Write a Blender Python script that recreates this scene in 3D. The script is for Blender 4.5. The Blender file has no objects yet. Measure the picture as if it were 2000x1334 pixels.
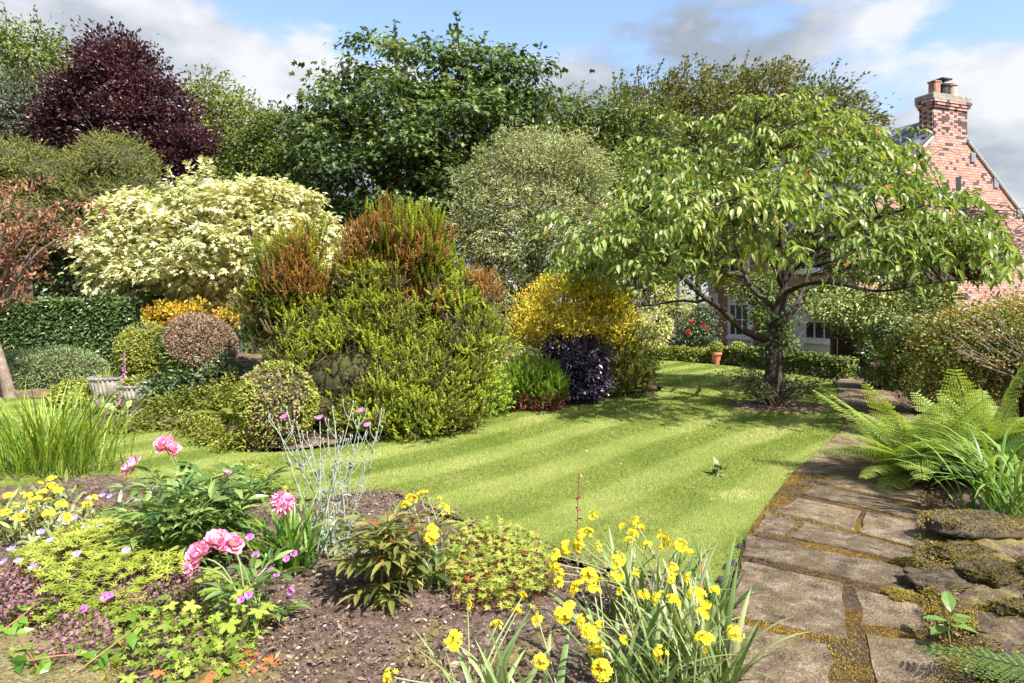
import bpy, bmesh, math
import numpy as np
from mathutils import Matrix, Vector

rng = np.random.default_rng(11)
R = math.radians
SC = bpy.context.scene
COL = SC.collection

# ------------------------------------------------------------------ camera
cam_d = bpy.data.cameras.new('camera')
cam = bpy.data.objects.new('camera', cam_d); COL.objects.link(cam)
cam.location = (0, 0, 1.6); cam.rotation_euler = (R(90), 0, 0)
cam_d.sensor_width = 36; cam_d.lens = 24; cam_d.shift_y = -77/2000
cam_d.clip_start = .05; cam_d.clip_end = 3000
SC.camera = cam

# ------------------------------------------------------------------ sky and sun
SUN_EL, SUN_AZ = 50.0, 38.0        # azimuth: degrees to the right of straight behind the camera
sd = Vector((math.sin(R(SUN_AZ))*math.cos(R(SUN_EL)), -math.cos(R(SUN_AZ))*math.cos(R(SUN_EL)), math.sin(R(SUN_EL))))
sl = bpy.data.lights.new('sun', 'SUN'); sl.energy = 4.3; sl.angle = R(.53); sl.color = (1, .968, .92)
sun = bpy.data.objects.new('sun', sl); COL.objects.link(sun)
sun.rotation_euler = sd.to_track_quat('Z', 'Y').to_euler(); sun.location = (8, -10, 20)

world = bpy.data.worlds.new('World'); SC.world = world; world.use_nodes = True
wt = world.node_tree; wt.nodes.clear()
def wn(t, **k):
    n = wt.nodes.new(t)
    for a, b in k.items(): setattr(n, a, b)
    return n
def wl(a, b): wt.links.new(a, b)
def wmath(op, a, b=None, c=None):
    n = wn('ShaderNodeMath', operation=op)
    for i, v in enumerate((a, b, c)):
        if v is None: continue
        if isinstance(v, (int, float)): n.inputs[i].default_value = v
        else: wl(v, n.inputs[i])
    return n.outputs[0]
sky = wn('ShaderNodeTexSky', sky_type='NISHITA'); sky.sun_disc = False
sky.sun_elevation = R(SUN_EL); sky.sun_rotation = math.atan2(sd.x, sd.y)
sky.altitude = 50; sky.air_density = 1.0; sky.dust_density = 1.6; sky.ozone_density = 1.2
tc = wn('ShaderNodeTexCoord')
mp = wn('ShaderNodeMapping'); mp.inputs['Scale'].default_value = (1, 1, 2.1); mp.inputs['Location'].default_value = (12.1, 1.3, 4.4)
wl(tc.outputs['Generated'], mp.inputs[0])
def wnoise(src, scale, detail, rough, loc=None):
    if loc:
        m = wn('ShaderNodeVectorMath', operation='ADD'); m.inputs[1].default_value = loc; wl(src, m.inputs[0]); src = m.outputs[0]
    n = wn('ShaderNodeTexNoise'); n.inputs['Scale'].default_value = scale; n.inputs['Detail'].default_value = detail
    n.inputs['Roughness'].default_value = rough; wl(src, n.inputs['Vector']); return n.outputs['Fac']
d1 = wnoise(mp.outputs[0], 2.6, 9, .56)
d2 = wnoise(mp.outputs[0], 2.6, 5, .5, (.10, -.12, .16))     # the same cloud sampled a step towards the sun
d3 = wnoise(mp.outputs[0], 5.5, 6, .55, (7.3, 1.1, 2.2))
mask = wn('ShaderNodeMapRange', interpolation_type='SMOOTHSTEP'); mask.inputs[1].default_value = .46; mask.inputs[2].default_value = .56; sz_ = wn('ShaderNodeSeparateXYZ'); wl(tc.outputs['Generated'], sz_.inputs[0])
wl(wmath('ADD', d1, wmath('MULTIPLY', wmath('SUBTRACT', .372, wmath('MAXIMUM', sz_.outputs[2], .12)), .85)), mask.inputs[0])     # cloud decks close up towards the horizon
lit = wmath('SUBTRACT', d1, d2)
lit = wmath('MULTIPLY_ADD', lit, 2.6, .52)
lit = wmath('MULTIPLY_ADD', d3, .55, wmath('SUBTRACT', lit, .27))
cr = wn('ShaderNodeValToRGB'); wl(lit, cr.inputs[0])
cr.color_ramp.elements[0].position = .22; cr.color_ramp.elements[0].color = (.36, .40, .46, 1)
cr.color_ramp.elements[1].position = .78; cr.color_ramp.elements[1].color = (.84, .85, .87, 1)
CLOUD_GAIN = 3.7
cg = wn('ShaderNodeMix', data_type='RGBA', blend_type='MULTIPLY'); cg.inputs[0].default_value = 1; wl(cr.outputs[0], cg.inputs[6]); cg.inputs[7].default_value = (CLOUD_GAIN,)*3+(1,)
mx = wn('ShaderNodeMix', data_type='RGBA'); wl(wmath('MULTIPLY', mask.outputs[0], .94), mx.inputs[0]); wl(sky.outputs[0], mx.inputs[6]); wl(cg.outputs[2], mx.inputs[7])
bg = wn('ShaderNodeBackground'); bg.inputs['Strength'].default_value = .12; wl(mx.outputs[2], bg.inputs['Color'])
wo = wn('ShaderNodeOutputWorld'); wl(bg.outputs[0], wo.inputs[0])

vs = SC.view_settings; vs.view_transform = 'Standard'; vs.look = 'None'; vs.gamma = 1; vs.exposure = 1.36; vs.use_curve_mapping = False
SC.render.engine = 'CYCLES'
cy = SC.cycles
cy.use_denoising = True; cy.denoiser = 'OPENIMAGEDENOISE'; cy.denoising_input_passes = 'RGB_ALBEDO_NORMAL'; cy.denoising_prefilter = 'ACCURATE'
cy.max_bounces = 6; cy.diffuse_bounces = 3; cy.glossy_bounces = 2; cy.transmission_bounces = 4; cy.caustics_reflective = False; cy.caustics_refractive = False
SC.render.use_persistent_data = False

# ------------------------------------------------------------------ survey helpers
FP, HZ, CH = 1333.33, 590.0, 1.6
def gp(px, py, z=0.0):                  # a spot on the ground (height z) as surveyed in the photograph
    D = FP*(CH-z)/(py-HZ); return np.array([(px-1000)/FP*D, D, z])
def at(px, py, D):                      # a point at distance D
    return np.array([(px-1000)/FP*D, D, CH+(HZ-py)/FP*D])
def nz(a):
    a = np.asarray(a, float); return a/np.maximum(np.linalg.norm(a, axis=-1, keepdims=True), 1e-9)
def sph(n): return nz(rng.normal(size=(n, 3)))
_K = np.random.default_rng(5).normal(size=(7, 3)); _P = np.random.default_rng(6).uniform(0, 6.28, 7)
def wob(p, f=1.0):                      # cheap smooth noise in -1..1
    return np.sin(np.asarray(p) @ (_K.T*f)+_P).sum(-1)/3.2
def inpoly(x, y, poly):
    c = np.zeros(len(x), bool); n = len(poly)
    for i in range(n):
        x1, y1 = poly[i]; x2, y2 = poly[i-1]
        if y1 == y2: continue
        t = ((y1 > y) != (y2 > y)) & (x < (x2-x1)*(y-y1)/(y2-y1)+x1); c ^= t
    return c
def smooth_poly(pts, n=6):              # closed Catmull-Rom
    P = np.array(pts, float); out = []; m = len(P)
    for i in range(m):
        a, b, c, d = P[i-1], P[i], P[(i+1) % m], P[(i+2) % m]
        for t in np.arange(n)/n:
            out.append(.5*((2*b)+(c-a)*t+(2*a-5*b+4*c-d)*t*t+(3*b-a-3*c+d)*t**3))
    return np.array(out)
def spline(pts, n=12):
    P = np.array(pts, float); P = np.vstack([2*P[0]-P[1], P, 2*P[-1]-P[-2]]); out = []
    m = len(P)-3
    for s in np.linspace(0, m-1e-6, n):
        i = int(s); t = s-i; a, b, c, d = P[i:i+4]
        out.append(.5*((2*b)+(c-a)*t+(2*a-5*b+4*c-d)*t*t+(3*b-a-3*c+d)*t**3))
    return np.array(out)

# ------------------------------------------------------------------ geometry collector
class Geo:
    def __init__(s): s.V = []; s.F = []; s.T = []; s.M = []; s.n = 0
    def add(s, V, faces, tint=.5, mat=0):
        V = np.asarray(V, float).reshape(-1, 3)
        s.V.append(V); s.T.append(np.broadcast_to(np.asarray(tint, float), (len(V),)))
        for f in faces:
            f = np.asarray(f, np.int64)
            if len(f): s.F.append(f+s.n); s.M.append(np.full(len(f), mat, np.int32))
        s.n += len(V)
    def mesh(s, name, mats, origin=(0, 0, 0), smooth=False):
        m = bpy.data.meshes.new(name)
        if not s.V: return m
        V = np.concatenate(s.V)-np.asarray(origin, float); T = np.concatenate(s.T)
        li = np.concatenate([f.ravel() for f in s.F]).astype(np.int32)
        ks = np.concatenate([np.full(len(f), f.shape[1], np.int32) for f in s.F])
        st = np.concatenate([[0], np.cumsum(ks)[:-1]]).astype(np.int32)
        m.vertices.add(len(V)); m.vertices.foreach_set('co', V.astype(np.float32).ravel())
        m.loops.add(len(li)); m.loops.foreach_set('vertex_index', li)
        m.polygons.add(len(ks)); m.polygons.foreach_set('loop_start', st)
        m.polygons.foreach_set('material_index', np.concatenate(s.M))
        m.polygons.foreach_set('use_smooth', np.full(len(ks), smooth))
        a = m.attributes.new('tint', 'FLOAT', 'POINT'); a.data.foreach_set('value', T.astype(np.float32))
        m.update(calc_edges=True)
        for x in (mats if isinstance(mats, (list, tuple)) else [mats]): m.materials.append(x)
        return m
    def build(s, name, mats, parent=None, smooth=False, kind=None):
        org = tuple(parent['_org']) if parent is not None else (0, 0, 0)
        o = bpy.data.objects.new(name, s.mesh(name, mats, org, smooth)); COL.objects.link(o)
        if parent is not None:
            o.parent = parent
            o['_org'] = org
        else: o['_org'] = (0, 0, 0)
        if kind: o['kind'] = kind
        return o
def thing(name, label, cat, loc, group=None):
    o = bpy.data.objects.new(name, None); COL.objects.link(o); o.empty_display_size = .1
    o.location = tuple(float(v) for v in loc); o['_org'] = tuple(float(v) for v in loc)
    o['label'] = label; o['category'] = cat
    if group: o['group'] = group
    return o
def tag(o, label, cat, group=None):
    o['label'] = label; o['category'] = cat
    if group: o['group'] = group
    return o
def frame(axis, up):
    y = nz(axis); x = nz(np.cross(y, up)); z = np.cross(x, y); return x, y, z
def inst(mesh, name, parent, pos, axis, up, s):
    """one more object that shares a mesh: leaf, petal, brick, frond"""
    x, y, z = frame(np.asarray(axis, float), np.asarray(up, float)); s = np.broadcast_to(s, (3,))
    o = bpy.data.objects.new(name, mesh); COL.objects.link(o); o.parent = parent
    p = np.asarray(pos, float)-np.array(parent['_org'])
    o.matrix_basis = Matrix(((x[0]*s[0], y[0]*s[1], z[0]*s[2], p[0]), (x[1]*s[0], y[1]*s[1], z[1]*s[2], p[1]), (x[2]*s[0], y[2]*s[1], z[2]*s[2], p[2]), (0, 0, 0, 1)))
    o['_org'] = parent['_org']
    return o

# ------------------------------------------------------------------ templates (x side, y along, z up)
def T_leaf(prof, fold=.25, droop=.25, wave=0.0):
    V = []; rows = []
    for k, (t, w) in enumerate(prof):
        z = -droop*t*t
        if w <= 0: V.append((0, t, z)); rows.append([len(V)-1])
        else:
            e = w*fold+wave*(-1)**k
            V += [(-w, t, z+e), (0, t, z), (w, t, z+e)]; rows.append([len(V)-3, len(V)-2, len(V)-1])
    T = []; Q = []
    for a, b in zip(rows, rows[1:]):
        if len(a) == 1 and len(b) == 3: T += [(a[0], b[1], b[0]), (a[0], b[2], b[1])]
        elif len(a) == 3 and len(b) == 1: T += [(a[0], a[1], b[0]), (a[1], a[2], b[0])]
        elif len(a) == 3: Q += [(a[0], a[1], b[1], b[0]), (a[1], a[2], b[2], b[1])]
    return np.array(V, float), [np.array(T, int).reshape(-1, 3), np.array(Q, int).reshape(-1, 4)], np.zeros(len(V))
T_KITE = (np.array([(0, 0, 0), (-.3, .45, .08), (0, 1, -.12), (.3, .45, .08)], float), [np.array([(0, 2, 1), (0, 3, 2)])], np.zeros(4))
T_NARROW = (np.array([(0, 0, 0), (-.14, .45, .04), (0, 1, -.12), (.14, .45, .04)], float), [np.array([(0, 2, 1), (0, 3, 2)])], np.zeros(4))
T_OVATE = T_leaf([(0, 0), (.22, .2), (.55, .25), (1, 0)], .3, .3)
T_CHERRY = T_leaf([(0, 0), (.16, .13), (.4, .24), (.7, .19), (1, 0)], .38, .42)
T_ROUND = T_leaf([(0, 0), (.2, .3), (.6, .38), (.9, .2), (1, 0)], .2, .15)
T_LANCE = T_leaf([(0, 0), (.2, .09), (.5, .12), (.8, .07), (1, 0)], .3, .3)
T_BLADE = (np.array([(-.03, 0, 0), (.03, 0, 0), (0, 1, 0)], float), [np.array([(0, 1, 2)])], np.array([-.2, -.2, .12]))
def T_palm(lobes, spread, depth, tooth=0, cup=.12):
    """palmate leaf: fan of pointed lobes round the petiole"""
    V = [(0, .12, 0)]; n = lobes
    A = np.linspace(-spread, spread, n)
    ring = []
    for i, a in enumerate(A):
        L = (.95 if n < 2 else .95-.35*abs(a)/spread)
        c, s = math.sin(a), math.cos(a)
        wd = spread/n*.62
        for da, r in ((-wd, L*.62), (0, L), (wd, L*.62)):
            V.append((math.sin(a+da)*r, .12+math.cos(a+da)*r*.9, -cup*r*r+(.06 if da == 0 else 0))); ring.append(len(V)-1)
        if tooth:
            pass
        if i < n-1:
            m = a+spread/(n-1); r = L*(1-depth); V.append((math.sin(m)*r, .12+math.cos(m)*r*.9, -.02)); ring.append(len(V)-1)
    F = [(0, b, a) for a, b in zip(ring, ring[1:])]
    return np.array(V, float), [np.array(F)], np.zeros(len(V))
T_SYC = (lambda: (np.array([(0, 0, 0), (-.42, .22, .0), (-.16, .42, .06), (-.34, .8, -.08), (0, .72, .04), (.0, 1.05, -.16), (.34, .8, -.08), (.16, .42, .06), (.42, .22, 0)], float),
    [np.array([(0, 2, 1), (0, 4, 2), (2, 4, 3), (0, 7, 4), (4, 7, 6), (0, 8, 7), (2, 5, 4), (4, 5, 7)])], np.zeros(9)))()
T_GER = T_palm(5, R(118), .62)
T_STAR = T_palm(7, R(140), .86)
def T_plume(n=34, needle=.16, wid=.035, seed=1, spread=.8):
    r = np.random.default_rng(seed); V = []; F = []; T = []
    for i in range(n):
        t = (i+r.random())/n; a = i*2.4+r.random()*.5; L = needle*(1.15-.75*t)*(.8+.4*r.random())
        d = np.array([math.cos(a)*spread, .75, math.sin(a)*spread]); d /= np.linalg.norm(d)
        s = np.array([-math.sin(a), 0, math.cos(a)])*wid
        b = np.array([0, t*.93, 0]); V += [b-s, b+s, b+d*L]; F.append((3*i, 3*i+1, 3*i+2)); T += [(t-.6)*.5]*3
    return np.array(V), [np.array(F)], np.array(T)
T_PLUME = T_plume()
T_PLUME_FAT = T_plume(15, .24, .075, 3, .9)
T_SPIKE = T_plume(40, .13, .05, 7, 1.3)

def scatter(geo, tm, pos, axis, up, size, tint, mat=0):
    V0, F0, T0 = tm; N = len(pos); n = len(V0)
    if N == 0: return
    x, y, z = frame(axis, up); size = np.asarray(size, float)
    S = size.reshape(N, 1, -1) if size.ndim else np.full((N, 1, 1), float(size))
    if S.shape[2] == 1: S = np.repeat(S, 3, 2)
    L = V0[None]*S
    V = np.asarray(pos)[:, None]+L[..., 0:1]*x[:, None]+L[..., 1:2]*y[:, None]+L[..., 2:3]*z[:, None]
    tt = np.broadcast_to(np.asarray(tint, float).reshape(-1, 1), (N, 1))+T0[None]
    off = (np.arange(N)*n)[:, None, None]
    geo.add(V.reshape(-1, 3), [(f[None]+off).reshape(-1, f.shape[1]) for f in F0 if len(f)], np.clip(tt, 0, 1).ravel(), mat)

def tube(geo, pts, rad, sides=7, tint=.5, mat=0, cap=True):
    P = np.asarray(pts, float); n = len(P); rad = np.broadcast_to(rad, (n,)).astype(float)
    T = nz(np.gradient(P, axis=0)); ref = np.array([0, 0, 1.]) if abs(T[0][2]) < .9 else np.array([1., 0, 0])
    V = []
    u = nz(np.cross(T[0], ref))
    for i in range(n):
        u = nz(u-T[i]*np.dot(u, T[i])); v = np.cross(T[i], u)
        a = np.arange(sides)/sides*2*math.pi
        V.append(P[i]+rad[i]*(np.cos(a)[:, None]*u+np.sin(a)[:, None]*v))
    V = np.concatenate(V); i = np.arange(n-1)[:, None]*sides; j = np.arange(sides)[None]; k = (j+1) % sides
    Q = np.stack([i+j, i+k, i+sides+k, i+sides+j], -1).reshape(-1, 4)
    F = [Q]
    if cap: V = np.vstack([V, P[-1:]]); m = len(V)-1; b = (n-1)*sides; F.append(np.array([(b+q, b+(q+1) % sides, m) for q in range(sides)]))
    geo.add(V, F, tint, mat)

def ribbon(geo, pts, wid, up=(0, 0, 1), fold=.25, tint=.5, mat=0, side=None):
    """a strap leaf: three-column strip along a curve, V-folded"""
    P = np.asarray(pts, float); n = len(P); T = nz(np.gradient(P, axis=0))
    s = nz(np.cross(T, np.asarray(up, float)+1e-4)) if side is None else np.broadcast_to(nz(side), (n, 3))
    nr = np.cross(s, T); w = np.broadcast_to(wid, (n,))[:, None]
    V = np.stack([P-s*w+nr*w*fold, P, P+s*w+nr*w*fold], 1).reshape(-1, 3)
    i = np.arange(n-1)*3
    Q = np.concatenate([np.stack([i, i+1, i+4, i+3], -1), np.stack([i+1, i+2, i+5, i+4], -1)])
    geo.add(V, [Q], tint, mat)

def box(geo, c, h, ax=((1, 0, 0), (0, 1, 0), (0, 0, 1)), tint=.5, mat=0, bevel=0.0):
    """box of half sizes h; bevel cuts the four upright edges and the top ones"""
    ax = np.array(ax, float); h = np.array(h, float); c = np.array(c, float)
    if bevel <= 0:
        U = np.array([(x, y, z) for z in (-1, 1) for y in (-1, 1) for x in (-1, 1)])*h
        F = [np.array([(0, 2, 3, 1), (4, 5, 7, 6), (0, 1, 5, 4), (2, 6, 7, 3), (0, 4, 6, 2), (1, 3, 7, 5)])]
    else:
        b = bevel; r = []
        for z, e in ((-h[2], 0), (h[2]-b, 0), (h[2], b)):
            X, Y = h[0]-e, h[1]-e
            r += [(X-b, -Y, z), (X, -Y+b, z), (X, Y-b, z), (X-b, Y, z), (-X+b, Y, z), (-X, Y-b, z), (-X, -Y+b, z), (-X+b, -Y, z)]
        U = np.array(r); Q = [(k*8+j, k*8+(j+1) % 8, k*8+8+(j+1) % 8, k*8+8+j) for k in range(2) for j in range(8)]
        F = [np.array(Q), np.array([[16+j for j in range(8)]]), np.array([[7-j for j in range(8)]])]
    geo.add(c+U@ax, F, tint, mat)

def lathe(geo, c, prof, sides=24, tint=.5, mat=0):
    n = len(prof); a = np.arange(sides)/sides*2*math.pi
    V = np.array([(math.cos(t)*r, math.sin(t)*r, z) for r, z in prof for t in a])+np.asarray(c)
    i = np.arange(n-1)[:, None]*sides; j = np.arange(sides)[None]; k = (j+1) % sides
    geo.add(V, [np.stack([i+j, i+k, i+sides+k, i+sides+j], -1).reshape(-1, 4)], tint, mat)

def rock(geo, c, r, seed=0, sub=3, rough=.25, tint=.5, flat_top=None, mat=0, rounded=False):
    bm = bmesh.new(); bmesh.ops.create_icosphere(bm, subdivisions=sub, radius=1)
    V = np.array([v.co[:] for v in bm.verts]); F = np.array([[v.index for v in f.verts] for f in bm.faces]); bm.free()
    s = np.array([seed*3.1, seed*1.7, seed*.9])
    q = V if rounded else np.sign(V)*np.abs(V)**.75
    d = 1+rough*(wob(V*1.1+s)+.55*(1-2*np.abs(wob(V*2.6+s)))+.4*wob(V*6+s)+(.35*(1-2*np.abs(wob(V*11+s))) if sub > 2 else 0))
    V = q*d[:, None]*np.asarray(r)
    if flat_top: V[:, 2] = np.where(V[:, 2] > flat_top, flat_top+(V[:, 2]-flat_top)*.2, V[:, 2])
    geo.add(V+np.asarray(c), [F], tint, mat)

# ------------------------------------------------------------------ materials
def newmat(name):
    m = bpy.data.materials.new(name); m.use_nodes = True; t = m.node_tree; t.nodes.clear()
    o = t.nodes.new('ShaderNodeOutputMaterial'); return m, t, o
def ramp(t, src, stops):
    n = t.nodes.new('ShaderNodeValToRGB'); t.links.new(src, n.inputs[0]); e = n.color_ramp.elements
    while len(e) < len(stops): e.new(.5)
    for x, (p, c) in zip(e, stops): x.position = p; x.color = tuple(c)+(1,)
    return n.outputs[0]
def nnoise(t, scale, detail=4, rough=.5, coord='Object', vec=None):
    if vec is None:
        c = t.nodes.new('ShaderNodeTexCoord'); vec = c.outputs[coord]
    n = t.nodes.new('ShaderNodeTexNoise'); n.inputs['Scale'].default_value = scale; n.inputs['Detail'].default_value = detail
    n.inputs['Roughness'].default_value = rough; t.links.new(vec, n.inputs['Vector']); return n.outputs['Fac']
def mixc(t, f, a, b, mode='MIX'):
    n = t.nodes.new('ShaderNodeMix'); n.data_type = 'RGBA'; n.blend_type = mode
    for k, v in ((0, f), (6, a), (7, b)):
        if isinstance(v, (int, float)): n.inputs[k].default_value = v
        elif isinstance(v, tuple): n.inputs[k].default_value = v+(1,) if len(v) == 3 else v
        else: t.links.new(v, n.inputs[k])
    return n.outputs[2]
def mth(t, op, a, b=0.0):
    n = t.nodes.new('ShaderNodeMath'); n.operation = op
    for i, v in enumerate((a, b)):
        if isinstance(v, (int, float)): n.inputs[i].default_value = v
        else: t.links.new(v, n.inputs[i])
    return n.outputs[0]
def tint_of(t):
    n = t.nodes.new('ShaderNodeAttribute'); n.attribute_name = 'tint'; return n.outputs['Fac']
def bump(t, h, s, d=.02):
    n = t.nodes.new('ShaderNodeBump'); n.inputs['Strength'].default_value = s; n.inputs['Distance'].default_value = d; t.links.new(h, n.inputs['Height']); return n.outputs[0]
def leaf_mat(name, lo, mid, hi, rough=.5, trans=.32, spec=.4, odd=None):
    m, t, o = newmat(name); ti = tint_of(t)
    stops = [(.05, lo), (.5, mid), (.95, hi)]
    if odd: stops = [(.05, lo), (.45, mid), (.84, hi), (.93, odd)]
    c = ramp(t, ti, stops)
    p = t.nodes.new('ShaderNodeBsdfPrincipled'); t.links.new(c, p.inputs['Base Color']); p.inputs['Roughness'].default_value = rough
    p.inputs['Specular IOR Level'].default_value = spec
    tr = t.nodes.new('ShaderNodeBsdfTranslucent')
    t.links.new(mixc(t, 1.0, c, (1.25, 1.2, .55), 'MULTIPLY'), tr.inputs['Color'])
    mx = t.nodes.new('ShaderNodeMixShader'); mx.inputs[0].default_value = trans
    t.links.new(p.outputs[0], mx.inputs[1]); t.links.new(tr.outputs[0], mx.inputs[2]); t.links.new(mx.outputs[0], o.inputs[0])
    return m
def plain(name, stops, scale=6, rough=.8, bs=.5, bd=.02, detail=6, spec=.3, tintmix=0.0, metal=0):
    m, t, o = newmat(name); f = nnoise(t, scale, detail, .6)
    if tintmix: f = mth(t, 'ADD', mth(t, 'MULTIPLY', f, 1-tintmix), mth(t, 'MULTIPLY', tint_of(t), tintmix))
    c = ramp(t, f, stops); p = t.nodes.new('ShaderNodeBsdfPrincipled'); t.links.new(c, p.inputs['Base Color'])
    p.inputs['Roughness'].default_value = rough; p.inputs['Specular IOR Level'].default_value = spec; p.inputs['Metallic'].default_value = metal
    if bs: t.links.new(bump(t, nnoise(t, scale*4, 5, .65), bs, bd), p.inputs['Normal'])
    t.links.new(p.outputs[0], o.inputs[0]); return m
M = {}
M['bark'] = plain('bark', [(.3, (.035, .025, .02)), (.55, (.10, .075, .055)), (.75, (.19, .16, .12))], 9, .9, .9, .03)
M['bark_cherry'] = plain('bark_cherry', [(.3, (.018, .011, .009)), (.55, (.055, .034, .026)), (.75, (.15, .11, .085))], 7, .7, .9, .03, spec=.4)
M['bark_pale'] = plain('bark_pale', [(.3, (.1, .07, .055)), (.55, (.21, .155, .12)), (.75, (.34, .27, .22))], 9, .85, .6, .02)
M['twig'] = plain('twig', [(.3, (.1, .055, .035)), (.7, (.26, .16, .1))], 20, .8, .3, .01)
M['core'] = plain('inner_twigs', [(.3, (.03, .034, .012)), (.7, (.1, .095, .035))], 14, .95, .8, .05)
# name: lo, mid, hi
def LM(k, *a, **b): M[k] = leaf_mat(k, *a, **b)
LM('syc', (.03, .058, .014), (.085, .14, .026), (.21, .26, .055), rough=.42, trans=.25, spec=.5)
LM('midtree', (.045, .08, .013), (.125, .17, .03), (.26, .29, .06), rough=.5, trans=.3)
LM('oak', (.055, .065, .013), (.13, .145, .028), (.25, .23, .06), rough=.5, trans=.3)
LM('copper', (.022, .008, .012), (.062, .018, .026), (.16, .055, .06), rough=.4, trans=.2, spec=.5)
LM('lime', (.1, .14, .025), (.21, .25, .05), (.36, .36, .1), rough=.5, trans=.38)
LM('silver', (.06, .08, .05), (.15, .18, .115), (.3, .32, .22), rough=.6, trans=.2)
LM('olive', (.085, .1, .022), (.22, .235, .055), (.36, .35, .1), rough=.65, trans=.2)
LM('pear', (.12, .145, .05), (.3, .33, .13), (.56, .56, .3), rough=.5, trans=.25)
LM('cream', (.13, .18, .03), (.55, .54, .24), (.85, .82, .58), rough=.5, trans=.3)
LM('redleaf', (.13, .045, .025), (.34, .13, .075), (.5, .27, .16), rough=.5, trans=.35)
LM('cherry', (.075, .13, .022), (.2, .285, .05), (.42, .47, .14), rough=.36, trans=.42, spec=.5, odd=(.42, .17, .04))
LM('laurel', (.03, .06, .015), (.075, .125, .032), (.19, .24, .08), rough=.32, trans=.15, spec=.6)
LM('dome', (.085, .125, .05), (.2, .265, .11), (.34, .4, .18), rough=.6, trans=.2)
LM('box', (.07, .1, .012), (.2, .23, .03), (.36, .36, .07), rough=.45, trans=.25)
LM('boxdark', (.04, .07, .01), (.1, .14, .02), (.22, .25, .05), rough=.45, trans=.25)
LM('brownclip', (.12, .07, .045), (.3, .2, .13), (.4, .3, .2), rough=.8, trans=.1, spec=.2)
LM('heather', (.1, .11, .016), (.26, .33, .024), (.47, .52, .05), rough=.6, trans=.35)
LM('heatherdry', (.06, .05, .022), (.145, .12, .05), (.25, .21, .1), rough=.8, trans=.2, spec=.2)
LM('heatherorange', (.2, .1, .03), (.44, .22, .06), (.58, .4, .12), rough=.7, trans=.3)
LM('golden', (.26, .25, .02), (.58, .49, .04), (.78, .66, .1), rough=.5, trans=.4, odd=(.66, .33, .06))
LM('firetip', (.25, .2, .02), (.55, .42, .03), (.65, .25, .04), rough=.5, trans=.35)
LM('hebe', (.1, .17, .015), (.22, .34, .025), (.36, .47, .05), rough=.55, trans=.35)
LM('purple', (.012, .008, .016), (.035, .022, .042), (.11, .085, .13), rough=.3, trans=.08, spec=.6)
LM('olivesh', (.07, .085, .01), (.18, .2, .02), (.34, .34, .05), rough=.5, trans=.3)
LM('varieg', (.12, .16, .03), (.36, .38, .1), (.66, .64, .3), rough=.5, trans=.3)
LM('varieg2', (.06, .1, .02), (.2, .26, .06), (.5, .5, .2), rough=.5, trans=.3)
LM('darksh', (.03, .05, .016), (.075, .115, .036), (.18, .23, .08), rough=.4, trans=.2, spec=.5)
LM('abelia', (.09, .12, .025), (.24, .26, .05), (.45, .4, .12), rough=.4, trans=.35, odd=(.5, .15, .05))
LM('fern', (.1, .165, .022), (.26, .35, .055), (.5, .55, .16), rough=.5, trans=.42)
LM('ferndark', (.035, .08, .018), (.09, .17, .035), (.2, .3, .07), rough=.5, trans=.35)
LM('daylily', (.08, .16, .02), (.19, .31, .05), (.36, .46, .12), rough=.38, trans=.4, spec=.5)
LM('grassclump', (.1, .17, .02), (.24, .35, .035), (.42, .5, .09), rough=.45, trans=.42)
LM('allium', (.07, .13, .03), (.2, .29, .09), (.42, .45, .2), rough=.42, trans=.35, spec=.5)
LM('peony', (.05, .105, .022), (.14, .23, .05), (.31, .38, .12), rough=.3, trans=.28, spec=.6)
LM('peonyred', (.055, .075, .018), (.17, .19, .04), (.32, .27, .08), rough=.33, trans=.3, spec=.6, odd=(.3, .07, .03))
LM('bulb', (.05, .13, .012), (.13, .26, .025), (.27, .4, .06), rough=.32, trans=.38, spec=.5)
LM('mound', (.15, .2, .018), (.33, .39, .045), (.52, .53, .11), rough=.5, trans=.4)
LM('gerleaf', (.1, .18, .015), (.24, .34, .035), (.42, .47, .08), rough=.45, trans=.42, odd=(.62, .16, .06))
LM('gerlow', (.11, .17, .015), (.28, .35, .045), (.48, .48, .1), rough=.45, trans=.38, odd=(.38, .06, .04))
LM('silverstem', (.17, .21, .15), (.27, .31, .24), (.4, .43, .36), rough=.8, trans=.1, spec=.2)
LM('oregano', (.09, .035, .045), (.2, .09, .11), (.34, .2, .2), rough=.7, trans=.2)
LM('yellow', (.8, .6, .01), (.86, .75, .03), (.9, .84, .14), rough=.5, trans=.3, spec=.2)
LM('yellowpale', (.5, .42, .05), (.72, .6, .06), (.8, .7, .2), rough=.6, trans=.3, spec=.2)
LM('pink', (.66, .1, .3), (.83, .36, .54), (.9, .72, .79), rough=.55, trans=.3, spec=.2)
LM('magenta', (.5, .03, .33), (.64, .16, .52), (.74, .35, .66), rough=.5, trans=.3, spec=.2)
LM('lilac', (.25, .17, .58), (.42, .33, .75), (.62, .55, .85), rough=.5, trans=.3, spec=.2)
LM('foxglove', (.45, .08, .4), (.62, .2, .58), (.75, .45, .7), rough=.5, trans=.3, spec=.2)
LM('redrose', (.5, .01, .015), (.62, .02, .03), (.7, .06, .06), rough=.5, trans=.2, spec=.2)
LM('whitefl', (.6, .55, .45), (.75, .72, .62), (.85, .84, .78), rough=.5, trans=.2, spec=.2)
LM('darkeye', (.05, .005, .03), (.09, .01, .05), (.14, .02, .08), rough=.6, trans=.1, spec=.2)
LM('stem', (.12, .14, .03), (.25, .3, .1), (.42, .44, .24), rough=.5, trans=.2)
LM('stemred', (.22, .06, .04), (.38, .18, .1), (.45, .32, .18), rough=.5, trans=.2)
LM('debris', (.05, .032, .022), (.18, .12, .08), (.42, .33, .22), rough=.9, trans=.1, spec=.2)
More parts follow.
